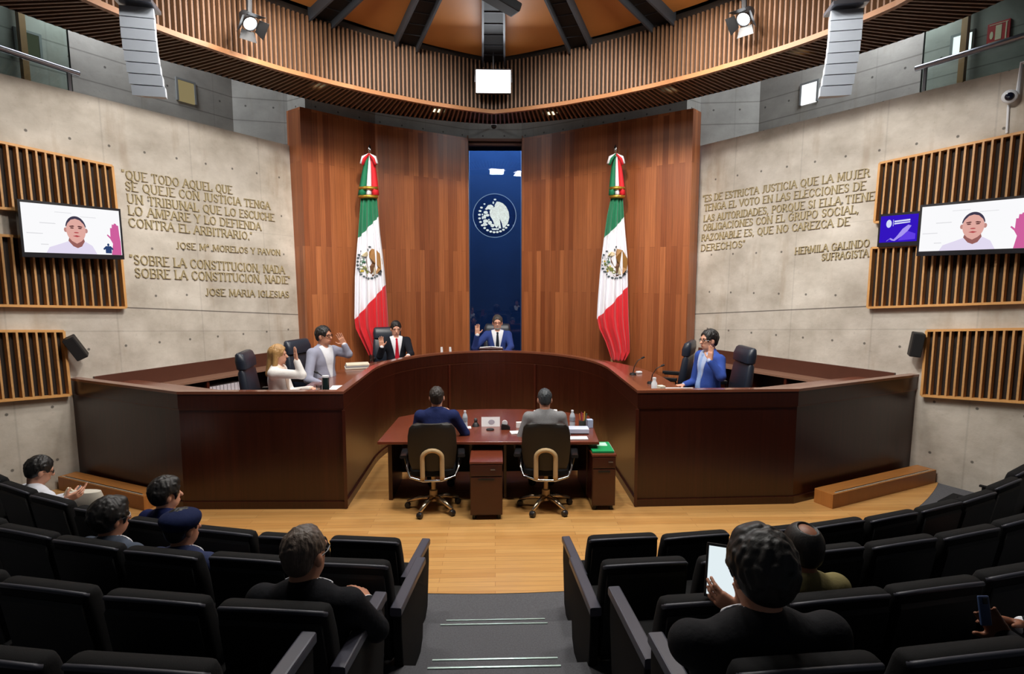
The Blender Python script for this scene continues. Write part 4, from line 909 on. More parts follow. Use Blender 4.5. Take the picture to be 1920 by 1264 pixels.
def flag(y0, polex, prof, top_y, label, skew, bow_green):
    t = thing('national_flag', label, 'flag', Vector((aty(polex, 600, y0).x, y0, DZ)), 0, 'tall Mexican flags behind the bench')
    mb = MB(); a = aty(polex, top_y+16, y0); mb.tube([(a.x, y0+.06, DZ), (a.x, y0+.06, a.z)], .02, 10); build(mb, 'pole', mat('pole_wood', c(190, 170, 120), .35), t)
    b = aty(polex, top_y, y0); mb = MB(); mb.tube([(a.x, y0+.06, a.z), (a.x, y0+.06, (a.z+b.z)/2), (a.x, y0+.06, b.z)], [.022, .035, .006], 10); build(mb, 'finial', M_CHROME, t, smooth=True)
    mb = MB(); mb.lathe([(0, 0), (.2, 0), (.2, .03), (.05, .06), (.04, .2), (0, .2)], 20, Matrix.Translation((a.x, y0+.06, DZ))); build(mb, 'stand', M_GOLD, t, smooth='auto')
    nu, nv = 56, 120; ya, yb = prof[0][0], prof[-1][0]
    L_ = [(q[0], q[1]) for q in prof]; R_ = [(q[0], q[2]) for q in prof]
    def S(u, py):
        xl, xr = px_interp(L_, py), px_interp(R_, py); k = min(1, (py-ya)/120+.25)
        p = aty(xl+(xr-xl)*u, py, y0); ph = u*26+math.sin(u*7)*1.2+py*.004
        p.y += (-.055*math.sin(ph)*k-.05*math.sin(u*math.pi)) ; return p
    mb = MB(); idx = {}
    rows = [[S(i/nu, ya+(yb-ya)*j/nv) for i in range(nu+1)] for j in range(nv+1)]
    n = mb.add([p for r in rows for p in r])
    for j in range(nv):
        for i in range(nu):
            a_ = n+j*(nu+1)+i; uvq = [(x/nu, (ya+(yb-ya)*y/nv)/1000) for x, y in ((i, j), (i+1, j), (i+1, j+1), (i, j+1))]; mb.face((a_, a_+1, a_+nu+2, a_+nu+1), uvq)
    cl = build(mb, 'cloth', M_FLAG, t, smooth=True); so = cl.modifiers.new('solid', 'SOLIDIFY'); so.thickness = .006; so.offset = 1
    cxp = (px_interp(L_, 490)+px_interp(R_, 490))/2+1+skew
    def PE(x, y, k):
        py = 492-y*31; px = cxp+x*27; xl, xr = px_interp(L_, py), px_interp(R_, py); u = min(.985, max(.015, (px-xl)/(xr-xl))); q = S(u, py); return q+Vector((0, -.012-.0012*k, 0))
    emblem(PE, cl)
    # furled upper part
    ft = prof[0]; yT = top_y+24
    for nm, m, u0, u1 in (('green_fold', M_GREEN, 0, .40), ('white_fold', mat('flag_white', c(228, 228, 236), .75), .36, .66), ('red_fold', M_RED, .62, 1.0)):
        mb = MB(); rg = []
        for k in range(9):
            py = yT+(ft[0]-yT)*k/8; hw = 5+(ft[2]-ft[1])*.5*(k/8)**.6; cx_ = polex+1+((ft[1]+ft[2])/2-polex-1)*k/8
            xa, xb = cx_-hw+2*hw*u0, cx_-hw+2*hw*u1; A_, B_ = aty(xa, py, y0-.05), aty(xb, py, y0-.05); mdl = (A_+B_)/2
            rg.append([A_, mdl+Vector((0, -.06, 0)), B_, mdl+Vector((0, .09, 0))])
        mb.loft(rg); build(mb, nm, m, t, smooth=True)
    for yy in (ft[0]-13, ft[0]+3):
        A_, B_ = aty(ft[1]-2, yy, y0-.06), aty(ft[2]+2, yy, y0-.06); mb = MB(); mb.tube([A_, (A_+B_)/2+Vector((0, -.07, 0)), B_], .032, 8); build(mb, 'gold_band', M_GOLD, t, smooth=True)
    for sgn, m in ((-1, M_GREEN if bow_green else M_RED), (1, M_RED)):
        for k, mm in ((0, mat('flag_white', (1, 1, 1))), (1, m)):
            p0 = aty(polex, yT-6, y0-.1-.02*k); p1 = aty(polex+sgn*(11-2*k), yT+1+4*k, y0-.1-.02*k); p2 = aty(polex+sgn*(15-3*k), yT+13+2*k, y0-.1-.02*k)
            mb = MB(); mb.tube([p0, p1, p2], [.02, .06, .045], 8, flat=.5); build(mb, 'bow_ribbon', mm, t, smooth=True)
FL = [(366, 676, 706), (372, 677, 707), (405, 675, 710), (440, 673, 713), (480, 670, 718), (520, 667, 722), (560, 666.5, 725), (595, 666, 727), (615, 668, 728), (640, 680, 729), (660, 690, 728), (672, 696, 722)]
FR = [(366, 1146, 1168), (372, 1145, 1168), (405, 1138, 1170), (440, 1133, 1173), (480, 1128, 1177), (520, 1124, 1178), (560, 1121, 1179), (595, 1119, 1180), (615, 1123, 1181), (640, 1135, 1182), (660, 1142, 1182), (676, 1147, 1172)]
flag(10.85, 692, FL, 270, 'Mexican flag hanging on a pole left of the tall window', 0, False)
flag(10.85, 1155, FR, 270, 'Mexican flag hanging on a pole right of the tall window', 0, True)
# emblem on the glass
ge = thing('glass_emblem', 'pale eagle emblem on a round glass disc in front of the tall window', 'emblem', (.006, 12.62, 3.9))
mb = MB(); mb.lathe([(.0, 0), (.455, 0), (.455, .012), (0, .012)], 48, Matrix.Translation((.01, 12.66, 3.9)) @ Matrix.Rotation(math.pi/2, 4, 'X')); build(mb, 'disc', glass('disc_glass', (.62, .74, .86), .02), ge)
mb = MB(); mb.tube([(.01+.455*math.cos(a), 12.65, 3.9+.455*math.sin(a)) for a in [2*math.pi*k/48 for k in range(49)]], .008, 6); build(mb, 'rim', mat('rim_glass', c(110, 140, 176), .2), ge)
M_FROST = mat('frosted_relief', c(188, 206, 212), .45, noise=.5, nscale=45, bump=1., bscale=60)
emblem(lambda x, y, k: Vector((.02+x*.36, 12.635-.003*k, 3.9+y*.36)), ge, M_FROST, 'relief')
for sx in (-1, 1):
    mb = MB(); mb.bar((.01+sx*.40, 12.66, 3.7), (.01+sx*.40, 12.84, 3.7), .02, .02); build(mb, 'standoff', M_STEEL, ge)
# ------------------------------------------------------------------ people: smooth-blended bodies polygonised from distance fields
class Field:
    def __init__(s, lo, hi, h):
        s.lo = np.array(lo, float); s.h = h; s.n = np.maximum(4, np.ceil((np.array(hi)-s.lo)/h).astype(int)+1)
        s.V = np.full(s.n, .2, np.float32)
    def sub(s, lo, hi):
        a = np.clip(np.floor((np.array(lo)-s.lo)/s.h).astype(int), 0, s.n-1); b = np.clip(np.ceil((np.array(hi)-s.lo)/s.h).astype(int)+1, 1, s.n)
        if np.any(b <= a): return None
        X, Y, Z = np.meshgrid(*[s.lo[i]+s.h*np.arange(a[i], b[i]) for i in range(3)], indexing='ij')
        return (slice(a[0], b[0]), slice(a[1], b[1]), slice(a[2], b[2])), X, Y, Z
    def put(s, sl, d, k):
        A = s.V[sl]
        if k > 0:
            hh = np.clip(.5+.5*(A-d)/k, 0, 1); s.V[sl] = A+(d-A)*hh-k*hh*(1-hh)
        else: s.V[sl] = np.minimum(A, d)
    def cap(s, a, b, ra, rb=None, k=.02):
        rb = ra if rb is None else rb; a = np.array(a, float); b = np.array(b, float); m = max(ra, rb)+k+.03
        q = s.sub(np.minimum(a, b)-m, np.maximum(a, b)+m)
        if q is None: return s
        sl, X, Y, Z = q; d = b-a; L2 = max(1e-9, d@d)
        t = np.clip(((X-a[0])*d[0]+(Y-a[1])*d[1]+(Z-a[2])*d[2])/L2, 0, 1)
        D = np.sqrt((X-a[0]-t*d[0])**2+(Y-a[1]-t*d[1])**2+(Z-a[2]-t*d[2])**2)-(ra+(rb-ra)*t); s.put(sl, D.astype(np.float32), k); return s
    def ell(s, ctr, r, R=None, k=.02, cut=None):
        ctr = np.array(ctr, float); r = np.array(r, float); m = max(r)+k+.03
        q = s.sub(ctr-m, ctr+m)
        if q is None: return s
        sl, X, Y, Z = q; P = np.stack((X-ctr[0], Y-ctr[1], Z-ctr[2]), -1)
        if R is not None: P = P @ R
        k0 = np.linalg.norm(P/r, axis=-1); k1 = np.linalg.norm(P/(r*r), axis=-1)+1e-9; D = k0*(k0-1)/k1
        if cut is None: s.put(sl, D.astype(np.float32), k)
        else: s.V[sl] = np.maximum(s.V[sl], -D.astype(np.float32))
        return s
    def rbox(s, ctr, hs, R, r=.008, k=.01):
        ctr = np.array(ctr, float); hs = np.array(hs, float); m = np.linalg.norm(hs)+k+.02; q = s.sub(ctr-m, ctr+m)
        if q is None: return s
        sl, X, Y, Z = q; P = np.abs(np.stack((X-ctr[0], Y-ctr[1], Z-ctr[2]), -1) @ R)-(hs-r)
        D = np.linalg.norm(np.maximum(P, 0), axis=-1)+np.minimum(P.max(-1), 0)-r; s.put(sl, D.astype(np.float32), k); return s
    def clip(s, fn):
        X, Y, Z = np.meshgrid(*[s.lo[i]+s.h*np.arange(s.n[i]) for i in range(3)], indexing='ij'); s.V = np.maximum(s.V, fn(X, Y, Z).astype(np.float32)); return s
    def mesh(s):
        V = s.V.copy(); V[0] = V[-1] = .1; V[:, 0] = V[:, -1] = .1; V[:, :, 0] = V[:, :, -1] = .1
        S = V < 0; n = np.array(V.shape)
        cnt = np.zeros(n-1, np.int8)
        for dx in (0, 1):
            for dy in (0, 1):
                for dz_ in (0, 1): cnt += S[dx:n[0]-1+dx, dy:n[1]-1+dy, dz_:n[2]-1+dz_]
        act = (cnt > 0) & (cnt < 8); I = np.argwhere(act)
        if len(I) == 0: return None
        idx = -np.ones(n-1, np.int64); idx[act] = np.arange(len(I))
        acc = np.zeros((len(I), 3)); num = np.zeros(len(I))
        C8 = [(a, b, d) for a in (0, 1) for b in (0, 1) for d in (0, 1)]
        for p in C8:
            for ax in range(3):
                if p[ax]: continue
                q = list(p); q[ax] = 1
                va = V[I[:, 0]+p[0], I[:, 1]+p[1], I[:, 2]+p[2]]; vb = V[I[:, 0]+q[0], I[:, 1]+q[1], I[:, 2]+q[2]]
                mk = (va < 0) != (vb < 0); t = np.where(mk, va/np.where(mk, va-vb, 1), 0)
                pos = np.tile(np.array(p, float), (len(I), 1)); pos[:, ax] = t; acc[mk] += pos[mk]; num[mk] += 1
        P = s.lo+s.h*(I+acc/num[:, None])
        F_ = []
        for ax in range(3):
            sh = [slice(None)]*3; a_ = list(sh); b_ = list(sh); a_[ax] = slice(0, -1); b_[ax] = slice(1, None)
            ch = S[tuple(a_)] != S[tuple(b_)]; E_ = np.argwhere(ch); o1, o2 = [k for k in range(3) if k != ax]
            E_ = E_[(E_[:, o1] > 0) & (E_[:, o2] > 0) & (E_[:, o1] < n[o1]-1) & (E_[:, o2] < n[o2]-1)]
            ins = S[E_[:, 0], E_[:, 1], E_[:, 2]]; Q = []
            for d1, d2 in ((-1, -1), (0, -1), (0, 0), (-1, 0)):
                G = E_.copy(); G[:, o1] += d1; G[:, o2] += d2; Q.append(idx[G[:, 0], G[:, 1], G[:, 2]])
            Q = np.stack(Q, 1); flip = ins if ax != 1 else ~ins
            Q[~flip] = Q[~flip][:, ::-1]; F_.append(Q)
        return P, np.concatenate(F_)
def np_mesh(name, PF, m, parent, scale=1.):
    if PF is None: return None
    P, Fq = PF; me = bpy.data.meshes.new(name); P = P*scale
    me.vertices.add(len(P)); me.vertices.foreach_set('co', P.astype(np.float32).ravel())
    me.loops.add(Fq.size); me.loops.foreach_set('vertex_index', Fq.astype(np.int32).ravel())
    me.polygons.add(len(Fq)); me.polygons.foreach_set('loop_start', np.arange(0, Fq.size, 4, dtype=np.int32))
    me.polygons.foreach_set('use_smooth', np.ones(len(Fq), bool)); me.update(calc_edges=True); me.validate()
    me.materials.append(m); o = bpy.data.objects.new(name, me); COL.objects.link(o); o.parent = parent; return o
def cloth(name, col, noise=.12): return mat('cloth_'+name, col, .85, noise=noise, nscale=14, bump=.35, bscale=28, spec=.2)
def person(label, loc, face, arms={}, skin=None, hair='short', hairm=None, jacket=None, shirt=None, tie=None, trousers=None, yaw=0., pitch=0., lean=.0, sc=1., wide=1., glasses=None, beard=None, hat=None, h=.0075, side=0., legs=True, openj=True, drop=0.):
    """seated figure; local +Y is where the body faces, Z up from the floor it sits over"""
    rz = math.atan2(-face[0], face[1]); t = thing('person', label, 'person', loc, rz, None)
    skin = skin or M_SKIN; hairm = hairm or M_HAIR
    Ri = Matrix.Rotation(-rz, 3, 'Z')
    def loc_(p): return np.array(Ri @ (Vector(p)-Vector(loc)))/sc
    def ld(v): q = np.array(Ri @ Vector(v)); return q/np.linalg.norm(q)
    def sp(x, y, z):
        k = max(0, z-.52); return np.array((x+side*k, y+lean*k, z))
    hr = Matrix.Rotation(yaw, 3, 'Z') @ Matrix.Rotation(pitch, 3, 'X'); HR = np.array(hr)
    HC = sp(0, .015, 1.215)
    H = lambda x, y, z: HC+HR @ np.array((x, y, z))
    SH = {s: sp(s*.185*wide, -.005, 1.005) for s in (-1, 1)}
    AR = {}
    for s, nm in ((-1, 'L'), (1, 'R')):
        a = arms.get(nm)
        if a:
            e = loc_(a['e']) if 'e' in a else None; w = loc_(a['w']); d = ld(a['d']); n = ld(a['n']); cu = a.get('curl', .15)
            if e is None: e = (SH[s]+w)/2+np.array((s*.06, -.03, -.10))
        else:
            e = sp(s*.25*wide, .03, .76); w = np.array((s*.13, .30+lean*.1, .66)); d = np.array((-s*.35, .9, -.12)); d /= np.linalg.norm(d); n = np.array((0, -.1, -1.)); cu = .5
        n = n-d*(n@d); n /= np.linalg.norm(n); AR[s] = (e, w, d, n, cu)
    lo = np.array((-.5, -.3, .0)); hi = np.array((.5, .75, 1.42))
    for s in AR:
        for p in (AR[s][0], AR[s][1], AR[s][1]+AR[s][2]*.22): lo = np.minimum(lo, p-.09); hi = np.maximum(hi, p+.09)
    lo[1] = min(lo[1], -.3); 
    # body
    B = Field(lo, hi, h)
    B.ell(H(0, -.012, .03), (.077, .097, .09), HR, .02).ell(H(0, .018, -.03), (.064, .072, .088), HR, .03).ell(H(0, .032, -.078), (.044, .048, .036), HR, .03)
    B.cap(H(0, .084, .012), H(0, .106, -.026), .009, .015, .012).cap(H(-.04, .074, .026), H(.04, .074, .026), .014, .014, .015)
    B.cap(H(-.014, .08, -.062), H(.014, .08, -.062), .012, .012, .012)
    for s in (-1, 1): B.ell(H(s*.079, -.004, -.012), (.012, .021, .034), HR, .008)
    B.cap(H(0, -.022, -.07), sp(0, -.01, 1.03), .055, .064, .03)
    B.ell(sp(0, 0, .88), (.15*wide, .10, .20), None, .04).ell(sp(0, .01, .64), (.14*wide, .105, .17), None, .05).cap(SH[-1]*.86+np.array((0, 0, .14)), SH[1]*.86+np.array((0, 0, .14)), .055, .055, .05)
    for s in (-1, 1):
        e, w, d, n, cu = AR[s]
        B.cap(SH[s], e, .046, .040, .03).cap(e, w, .040, .027, .02)
        sd = np.cross(d, n); sd /= np.linalg.norm(sd)
        th = -s*1.0  # side of the thumb
        # palm normal n, fingers along d; for the right hand the thumb lies at cross(n, d)
        tv = np.cross(d, n)*(1 if s > 0 else -1)*1.0
        R3 = np.stack((tv, d, n), 1)
        B.rbox(w+d*.048, (.040, .050, .014), R3, .012, .015)
        for j, (off, ln) in enumerate(((.030, .070), (.010, .080), (-.011, .074), (-.031, .058))):
            b0 = w+d*.092+tv*off; spread = tv*(off*.55)
            d1 = d+n*cu*.5+spread*4; d1 /= np.linalg.norm(d1); d2 = d+n*cu*1.4+spread*4; d2 /= np.linalg.norm(d2)
            m = b0+d1*ln*.5; B.cap(b0, m, .0098, .0088, .004).cap(m, m+d2*ln*.5, .0088, .0075, .003)
        b0 = w+d*.025+tv*.032; d1 = d*.55+tv*.8+n*(.15+cu*.4); d1 /= np.linalg.norm(d1); m = b0+d1*.04; d2 = d*.85+tv*.5+n*(.1+cu*.5); d2 /= np.linalg.norm(d2)
        B.cap(b0, m, .014, .011, .01).cap(m, m+d2*.034, .011, .009, .003)
    KN = {s: np.array((s*.12, .44, .53)) for s in (-1, 1)}
    for s in (-1, 1):
        if legs:
            B.cap((s*.085, 0, .55), KN[s], .075, .055, .03).cap(KN[s], (s*.12, .42, .10+drop), .052, .038, .02).cap((s*.12, .40, .05+drop), (s*.13, .56, .035+drop), .036, .03, .02)
    body = np_mesh('body', B.mesh(), skin, t, sc)
    # face
    if hair != 'back':
        f = Field(HC-.14, HC+.14, .004)
        for s in (-1, 1): f.ell(H(s*.031, .079, .006), (.014, .008, .0075), HR, 0)
        np_mesh('eyes', f.mesh(), M_DARKEYE, body, sc)
        f = Field(HC-.14, HC+.14, .004)
        for s in (-1, 1): f.cap(H(s*.018, .092, .028), H(s*.046, .083, .030), .0045, .0035, 0)
        np_mesh('eyebrows', f.mesh(), hairm, body, sc)
        f = Field(HC-.14, HC+.14, .004); f.ell(H(0, .087, -.062), (.024, .010, .0085), HR, 0); np_mesh('lips', f.mesh(), M_LIP, body, sc)
    # hair
    f = Field(HC-np.array((.2, .2, .36)), HC+np.array((.2, .2, .2)), .005 if hair != 'long' else .0055)
    rr = {'short': .010, 'crop': .005, 'thick': .024, 'long': .011, 'bald': .006, 'back': .012, 'thin': .006}.get(hair, .01)
    f.ell(H(0, -.014, .034), (.077+rr, .098+rr, .092+rr), HR, .01)
    if hair in ('short', 'thick', 'crop', 'back', 'thin'): f.ell(H(0, -.052, -.02), (.064+rr*.6, .05+rr*.6, .06), HR, .02)
    if hair == 'long':
        for s in (-1, 1): f.cap(H(s*.064, -.02, .04), H(s*.078, -.035, -.17), .034, .034, .03).cap(H(s*.08, -.035, -.16), H(s*.105, .055, -.27), .036, .024, .02)
        f.cap(H(0, -.075, .03), H(0, -.118, -.24), .05, .05, .04)
    if hair == 'thick': f.cap(H(-.03, .05, .105), H(.03, .06, .11), .03, .03, .03)
    if hair in ('thick', 'short', 'long', 'crop'):
        rg = random.Random(len(label)*7+int(loc[1]*100)); rk = {'thick': .010, 'short': .007, 'long': .009, 'crop': .005}[hair]
        for j in range(90):
            ph = rg.uniform(0, 6.283); t0 = rg.uniform(.05, 1.7); t1 = t0+rg.uniform(.35, .6); ph1 = ph+rg.uniform(-.25, .25); q = []
            for th_, p_ in ((t0, ph), (t1, ph1)): q.append(H((.077+rr*.9)*math.sin(th_)*math.cos(p_), -.014+(.098+rr*.9)*math.sin(th_)*math.sin(p_), .034+(.092+rr*.9)*math.cos(th_)))
            f.cap(q[0], q[1], rk, rk*.6, .010)
    f.ell(H(0, .120, -.022), (.076, .092, .112 if hair != 'bald' else .1), HR, cut=1)
    if hair == 'bald':
        up = HR[:, 2]; f.clip(lambda X, Y, Z: ((X-HC[0])*up[0]+(Y-HC[1])*up[1]+(Z-HC[2])*up[2]-.055)); f.ell(H(0, .08, .10), (.075, .11, .09), HR, cut=1)
    if hair == 'thin': f.ell(H(0, -.045, .128), (.052, .058, .035), HR, cut=1)
    if hair != 'long':
        up = HR[:, 2]; f.clip(lambda X, Y, Z: -((X-HC[0])*up[0]+(Y-HC[1])*up[1]+(Z-HC[2])*up[2]+.066))
        for s in (-1, 1): f.ell(H(s*.09, .022, -.035), (.034, .042, .06), HR, cut=1)
    if hair != 'none': np_mesh('hair', f.mesh(), hairm, body, sc)
    if beard:
        f = Field(HC-.16, HC+.16, .004); f.ell(H(0, .034, -.082), (.054, .058, .042), HR, .01).cap(H(-.03, .085, -.046), H(.03, .085, -.046), .009, .009, .01)
        f.ell(H(0, .10, -.063), (.024, .03, .010), HR, cut=1); up = HR[:, 2]; f.clip(lambda X, Y, Z: ((X-HC[0])*up[0]+(Y-HC[1])*up[1]+(Z-HC[2])*up[2]+.036)); np_mesh('beard', f.mesh(), beard, body, sc)
    if glasses:
        mb = MB()
        for s in (-1, 1):
            mb.tube([H(s*.033+.022*math.cos(a), .100-abs(.022*math.cos(a)+.033)*.12, .004+.016*math.sin(a)) for a in [2*math.pi*k/14 for k in range(15)]], .0028, 5)
            mb.tube([H(s*.055, .094, .008), H(s*.080, .05, .008), H(s*.086, -.01, .002)], .003, 5)
        mb.tube([H(-.011, .102, .008), H(.011, .102, .008)], .003, 5)
        mb.v = [tuple(np.array(p)*sc) for p in mb.v]; build(mb, 'glasses', glasses, t, world=False)
    # jacket
    if jacket:
        J = Field(lo, hi, .009); g = lambda F_, e_: (F_.ell(sp(0, -.002, .885), (.178*wide+e_, .124+e_, .215+e_), None, .04), F_.ell(sp(0, .012, .66), (.168*wide+e_, .134+e_, .20+e_), None, .05), F_.cap(SH[-1]*.96+np.array((0, 0, .035)), SH[1]*.96+np.array((0, 0, .035)), .062+e_, .062+e_, .05), F_.cap(sp(-.07, -.012, 1.03), sp(.07, -.012, 1.03), .06+e_, .06+e_, .05))
        g(J, 0.)
        for s in (-1, 1):
            e, w, d, n, cu = AR[s]; q = e+(w-e)*.90
            J.cap(SH[s], e, .066, .054, .035).cap(e, q, .053, .042, .02)
        J.cap(sp(0, -.02, 1.0), sp(0, -.015, 1.075), .078, .070, .02)
        nk = sp(0, .0, 1.09); J.ell(sp(0, .04, 1.12), (.060, .075, .085), None, cut=1)
        J.clip(lambda X, Y, Z: .52-Z)
        jk = np_mesh('jacket' if openj else 'shirt', J.mesh(), jacket, t, sc)
        if shirt:
            Fs = Field(lo, hi, .0065); g(Fs, .006); Fs.ell(sp(0, .04, 1.13), (.054, .07, .08), None, cut=1)
            Fs.clip(lambda X, Y, Z: np.maximum(np.abs(X-side*(Z-.52))-np.clip(.095*(Z-.60)/.42, .004, .2), -(Y-lean*(Z-.52)-.03))); Fs.clip(lambda X, Y, Z: .60-Z)
            Fs.cap(sp(0, -.018, 1.04), sp(0, -.010, 1.088), .068, .064, .0); Fs.ell(sp(0, -.01, 1.13), (.055, .055, .06), None, cut=1)
            for s in (-1, 1):
                e, w, d, n, cu = AR[s]; Fs.cap(e+(w-e)*.84, e+(w-e)*.97, .040, .036, 0)
            np_mesh('shirt_front', Fs.mesh(), shirt, t, sc)
            if tie:
                Ft = Field(lo, hi, .007); g(Ft, .013); Ft.clip(lambda X, Y, Z: np.maximum(np.abs(X-side*(Z-.52))-np.clip(.016+.03*(1.03-Z)/.4, .016, .045), -(Y-lean*(Z-.52)-.03))); Ft.clip(lambda X, Y, Z: np.maximum(.62-Z, Z-1.055)); Ft.ell(sp(0, .085, 1.04), (.022, .02, .022), None, 0); np_mesh('tie', Ft.mesh(), tie, t, sc)
    if trousers and legs:
        T = Field((-.3, -.25, .05), (.3, .62, .75), .011); T.ell((0, 0, .58), (.175*wide, .15, .12), None, .03)
        for s in (-1, 1): T.cap((s*.09, 0, .55), KN[s], .092, .072, .03).cap(KN[s], (s*.12, .42, .12+drop), .070, .058, .02)
        np_mesh('trousers', T.mesh(), trousers, t, sc)
        S_ = Field((-.25, .3, drop-.01), (.25, .72, drop+.16), .009)
        for s in (-1, 1): S_.cap((s*.12, .40, .055+drop), (s*.13, .60, .045+drop), .048, .042, .02)
        S_.clip(lambda X, Y, Z: drop-Z+.002); np_mesh('shoes', S_.mesh(), M_BLACK, t, sc)
    if hat:
        f = Field(HC-.22, HC+.22, .006); f.ell(H(.0, -.015, .075), (.118, .125, .055), HR, .02).ell(H(.02, -.02, .06), (.105, .118, .07), HR, .02).ell(H(0, -.012, .04), (.094, .112, .06), HR, .01)
        up = HR[:, 2]; f.clip(lambda X, Y, Z: -((X-HC[0])*up[0]+(Y-HC[1])*up[1]+(Z-HC[2])*up[2]-.02)); np_mesh('beret', f.mesh(), hat, body, sc)
    return t
# ------------------------------------------------------------------ the people
TR = cloth('dark_trousers', c(26, 26, 32)); SHW = cloth('white_shirt', c(226, 228, 234), .04)
BF = mat('black_frame', c(16, 16, 18), .3)
BWALL = DZ
person('person with long blonde hair and white blazer at the bench, hand raised', (-2.68, 7.26, BWALL), (1, .05), dict(R=dict(e=aty(566, 703, 7.12), w=aty(556, 676, 7.14), d=aty(551, 645, 7.14)-aty(556, 676, 7.14), n=(.75, .6, 0), curl=.08), L=dict(w=aty(585, 729, 7.3), e=aty(545, 735, 7.45), d=(1, -.1, -.1), n=(0, 0, -1), curl=.4)),
       hair='long', hairm=M_BLOND, jacket=cloth('white_blazer', c(232, 228, 224), .05), shirt=cloth('cream_blouse', c(236, 214, 196), .05), trousers=TR, yaw=.12, wide=.9, sc=.96, h=.006)
person('person in a light grey jacket and glasses at the bench, hand raised', (-2.42, 8.28, BWALL), (.86, -.5), dict(L=dict(e=aty(653, 664, 8.35), w=aty(645, 646, 8.30), d=aty(630, 618, 8.25)-aty(645, 646, 8.30), n=(.35, -.95, .1), curl=.12), R=dict(w=aty(600, 719, 7.85), e=aty(578, 712, 7.9), d=(1, -.2, -.2), n=(0, 0, -1), curl=.4)),
       skin=M_SKIN2, hair='short', jacket=cloth('grey_jacket', c(150, 152, 170), .10), shirt=SHW, trousers=TR, glasses=BF, yaw=.25, lean=.02, sc=1.07, h=.006)
person('person in a black suit and red tie beside the left flag, hand raised', (-1.70, 10.12, BWALL), (.30, -1), dict(R=dict(e=aty(712, 668, 9.95), w=aty(716, 650, 9.85), d=aty(713, 624, 9.82)-aty(716, 650, 9.85), n=(.1, -1, 0), curl=.06), L=dict(w=aty(765, 668, 9.5), d=(.2, -1, -.1), n=(0, 0, -1), curl=.4)),
       hair='short', jacket=cloth('black_suit', c(24, 26, 34)), shirt=SHW, tie=cloth('red_tie', c(176, 24, 44)), trousers=TR, pitch=-.22, yaw=.0, sc=1.02, h=.006)
person('person with a grey beard and blue suit at the bench centre, hand raised', (.055, 10.78, BWALL), (0, -1), dict(R=dict(e=aty(890, 652, 10.6), w=aty(895, 627, 10.45), d=(.02, -.05, 1), n=(.1, -1, 0), curl=.03), L=dict(w=aty(948, 662, 10.35), e=aty(958, 650, 10.6), d=(-.5, -.6, -.1), n=(0, 0, -1), curl=.4)),
       hair='short', hairm=mat('greying_hair', c(66, 60, 56), .5, noise=.4, nscale=60), jacket=cloth('royal_blue_suit', c(48, 66, 128)), shirt=SHW, tie=cloth('dark_tie', c(26, 32, 44)), trousers=TR, beard=mat('grey_beard', c(150, 144, 138), .7, noise=.3, nscale=80), glasses=mat('red_frame', c(110, 50, 46), .3), sc=1.06, h=.006, pitch=-.08)
person('person in a bright blue suit beside the right wall, hand raised to the ear', (2.77, 7.42, BWALL), (-.95, -.22), dict(L=dict(e=aty(1352, 706, 7.05), w=aty(1331, 676, 7.10), d=aty(1335, 643, 7.1)-aty(1331, 676, 7.10), n=(-.8, -.3, .2), curl=.10), R=dict(w=aty(1283, 722, 7.6), e=aty(1302, 716, 7.65), d=(-1, .05, -.15), n=(0, 0, -1), curl=.4)),
       hair='short', jacket=cloth('bright_blue_suit', c(52, 78, 156)), shirt=cloth('pale_blue_shirt', c(176, 192, 226), .05), tie=cloth('sky_tie', c(150, 176, 224), .05), trousers=TR, glasses=BF, sc=1.08, h=.006, wide=1.05)
# clerks
person('clerk in a navy suit seen from behind at the desk, on the left', (-.67, 6.70, 0), (0, 1), dict(R=dict(w=aty(848, 779, 7.05), e=aty(872, 812, 6.78), d=(-.3, .8, .35), n=(-.6, .2, -.5), curl=.35)), hair='crop', hairm=mat('dark_brown_hair', c(44, 38, 34), .5, noise=.4, nscale=60, bump=.4, bscale=110, stretch=(1, 1, .12)), jacket=cloth('navy_suit', c(30, 40, 84)), shirt=SHW, trousers=TR, sc=1.0, wide=1.04)
person('clerk in a grey checked jacket seen from behind at the desk, on the right', (.585, 6.72, 0), (0, 1), dict(L=dict(e=aty(972, 835, 6.72), w=aty(985, 812, 6.95), d=(.3, .9, .1), n=(0, 0, -1), curl=.4)), hair='crop', hairm=mat('slate_hair', c(54, 58, 62), .5, noise=.5, nscale=60, bump=.4, bscale=110, stretch=(1, 1, .12)), jacket=mat('grey_tweed', c(128, 128, 130), .9, noise=.45, nscale=160), shirt=SHW, trousers=TR, sc=.97, pitch=-.2, wide=1.06)
# audience
def sit(key, label, fwd=.25, dz=0., **k):
    (p, rz) = SEATPOS[key]; d = Vector((-math.sin(rz), math.cos(rz), 0)); l = p+d*(fwd+.02); l.z -= .28+dz; k['drop'] = (.28+dz)/k.get('sc', 1.); f = k.pop('face', (d.x, d.y)); dx = k.pop('dx', 0.)
    l.x += dx; return person(label, tuple(l), f, **k)
M_NAVY = cloth('navy_top', c(26, 36, 84)); M_DKGREY = cloth('charcoal_suit', c(30, 30, 33)); M_BLKSUIT = cloth('near_black_suit', c(20, 21, 26))
Y5 = 5.45
sit((1, 0, 6), 'person in a white shirt using a phone in the front row by the wall', dx=-.2, dz=.08, arms=dict(R=dict(w=aty(122, 938, 5.2), d=(.6, .5, .25), n=(-.3, .7, .4), curl=.7), L=dict(w=aty(132, 930, 5.45), d=(.6, .3, .3), n=(-.2, -.2, 1), curl=.6)), hair='short', jacket=cloth('white_office_shirt', c(216, 218, 226), .04), trousers=TR, glasses=BF, yaw=-.25, pitch=-.3, lean=.12, openj=False, sc=1.0)
sit((1, 0, 3), 'person with thick black hair in a navy top in the front row at left', hair='thick', jacket=M_NAVY, trousers=TR, yaw=-.55, openj=False, sc=.98, fwd=.3, dx=-.18)
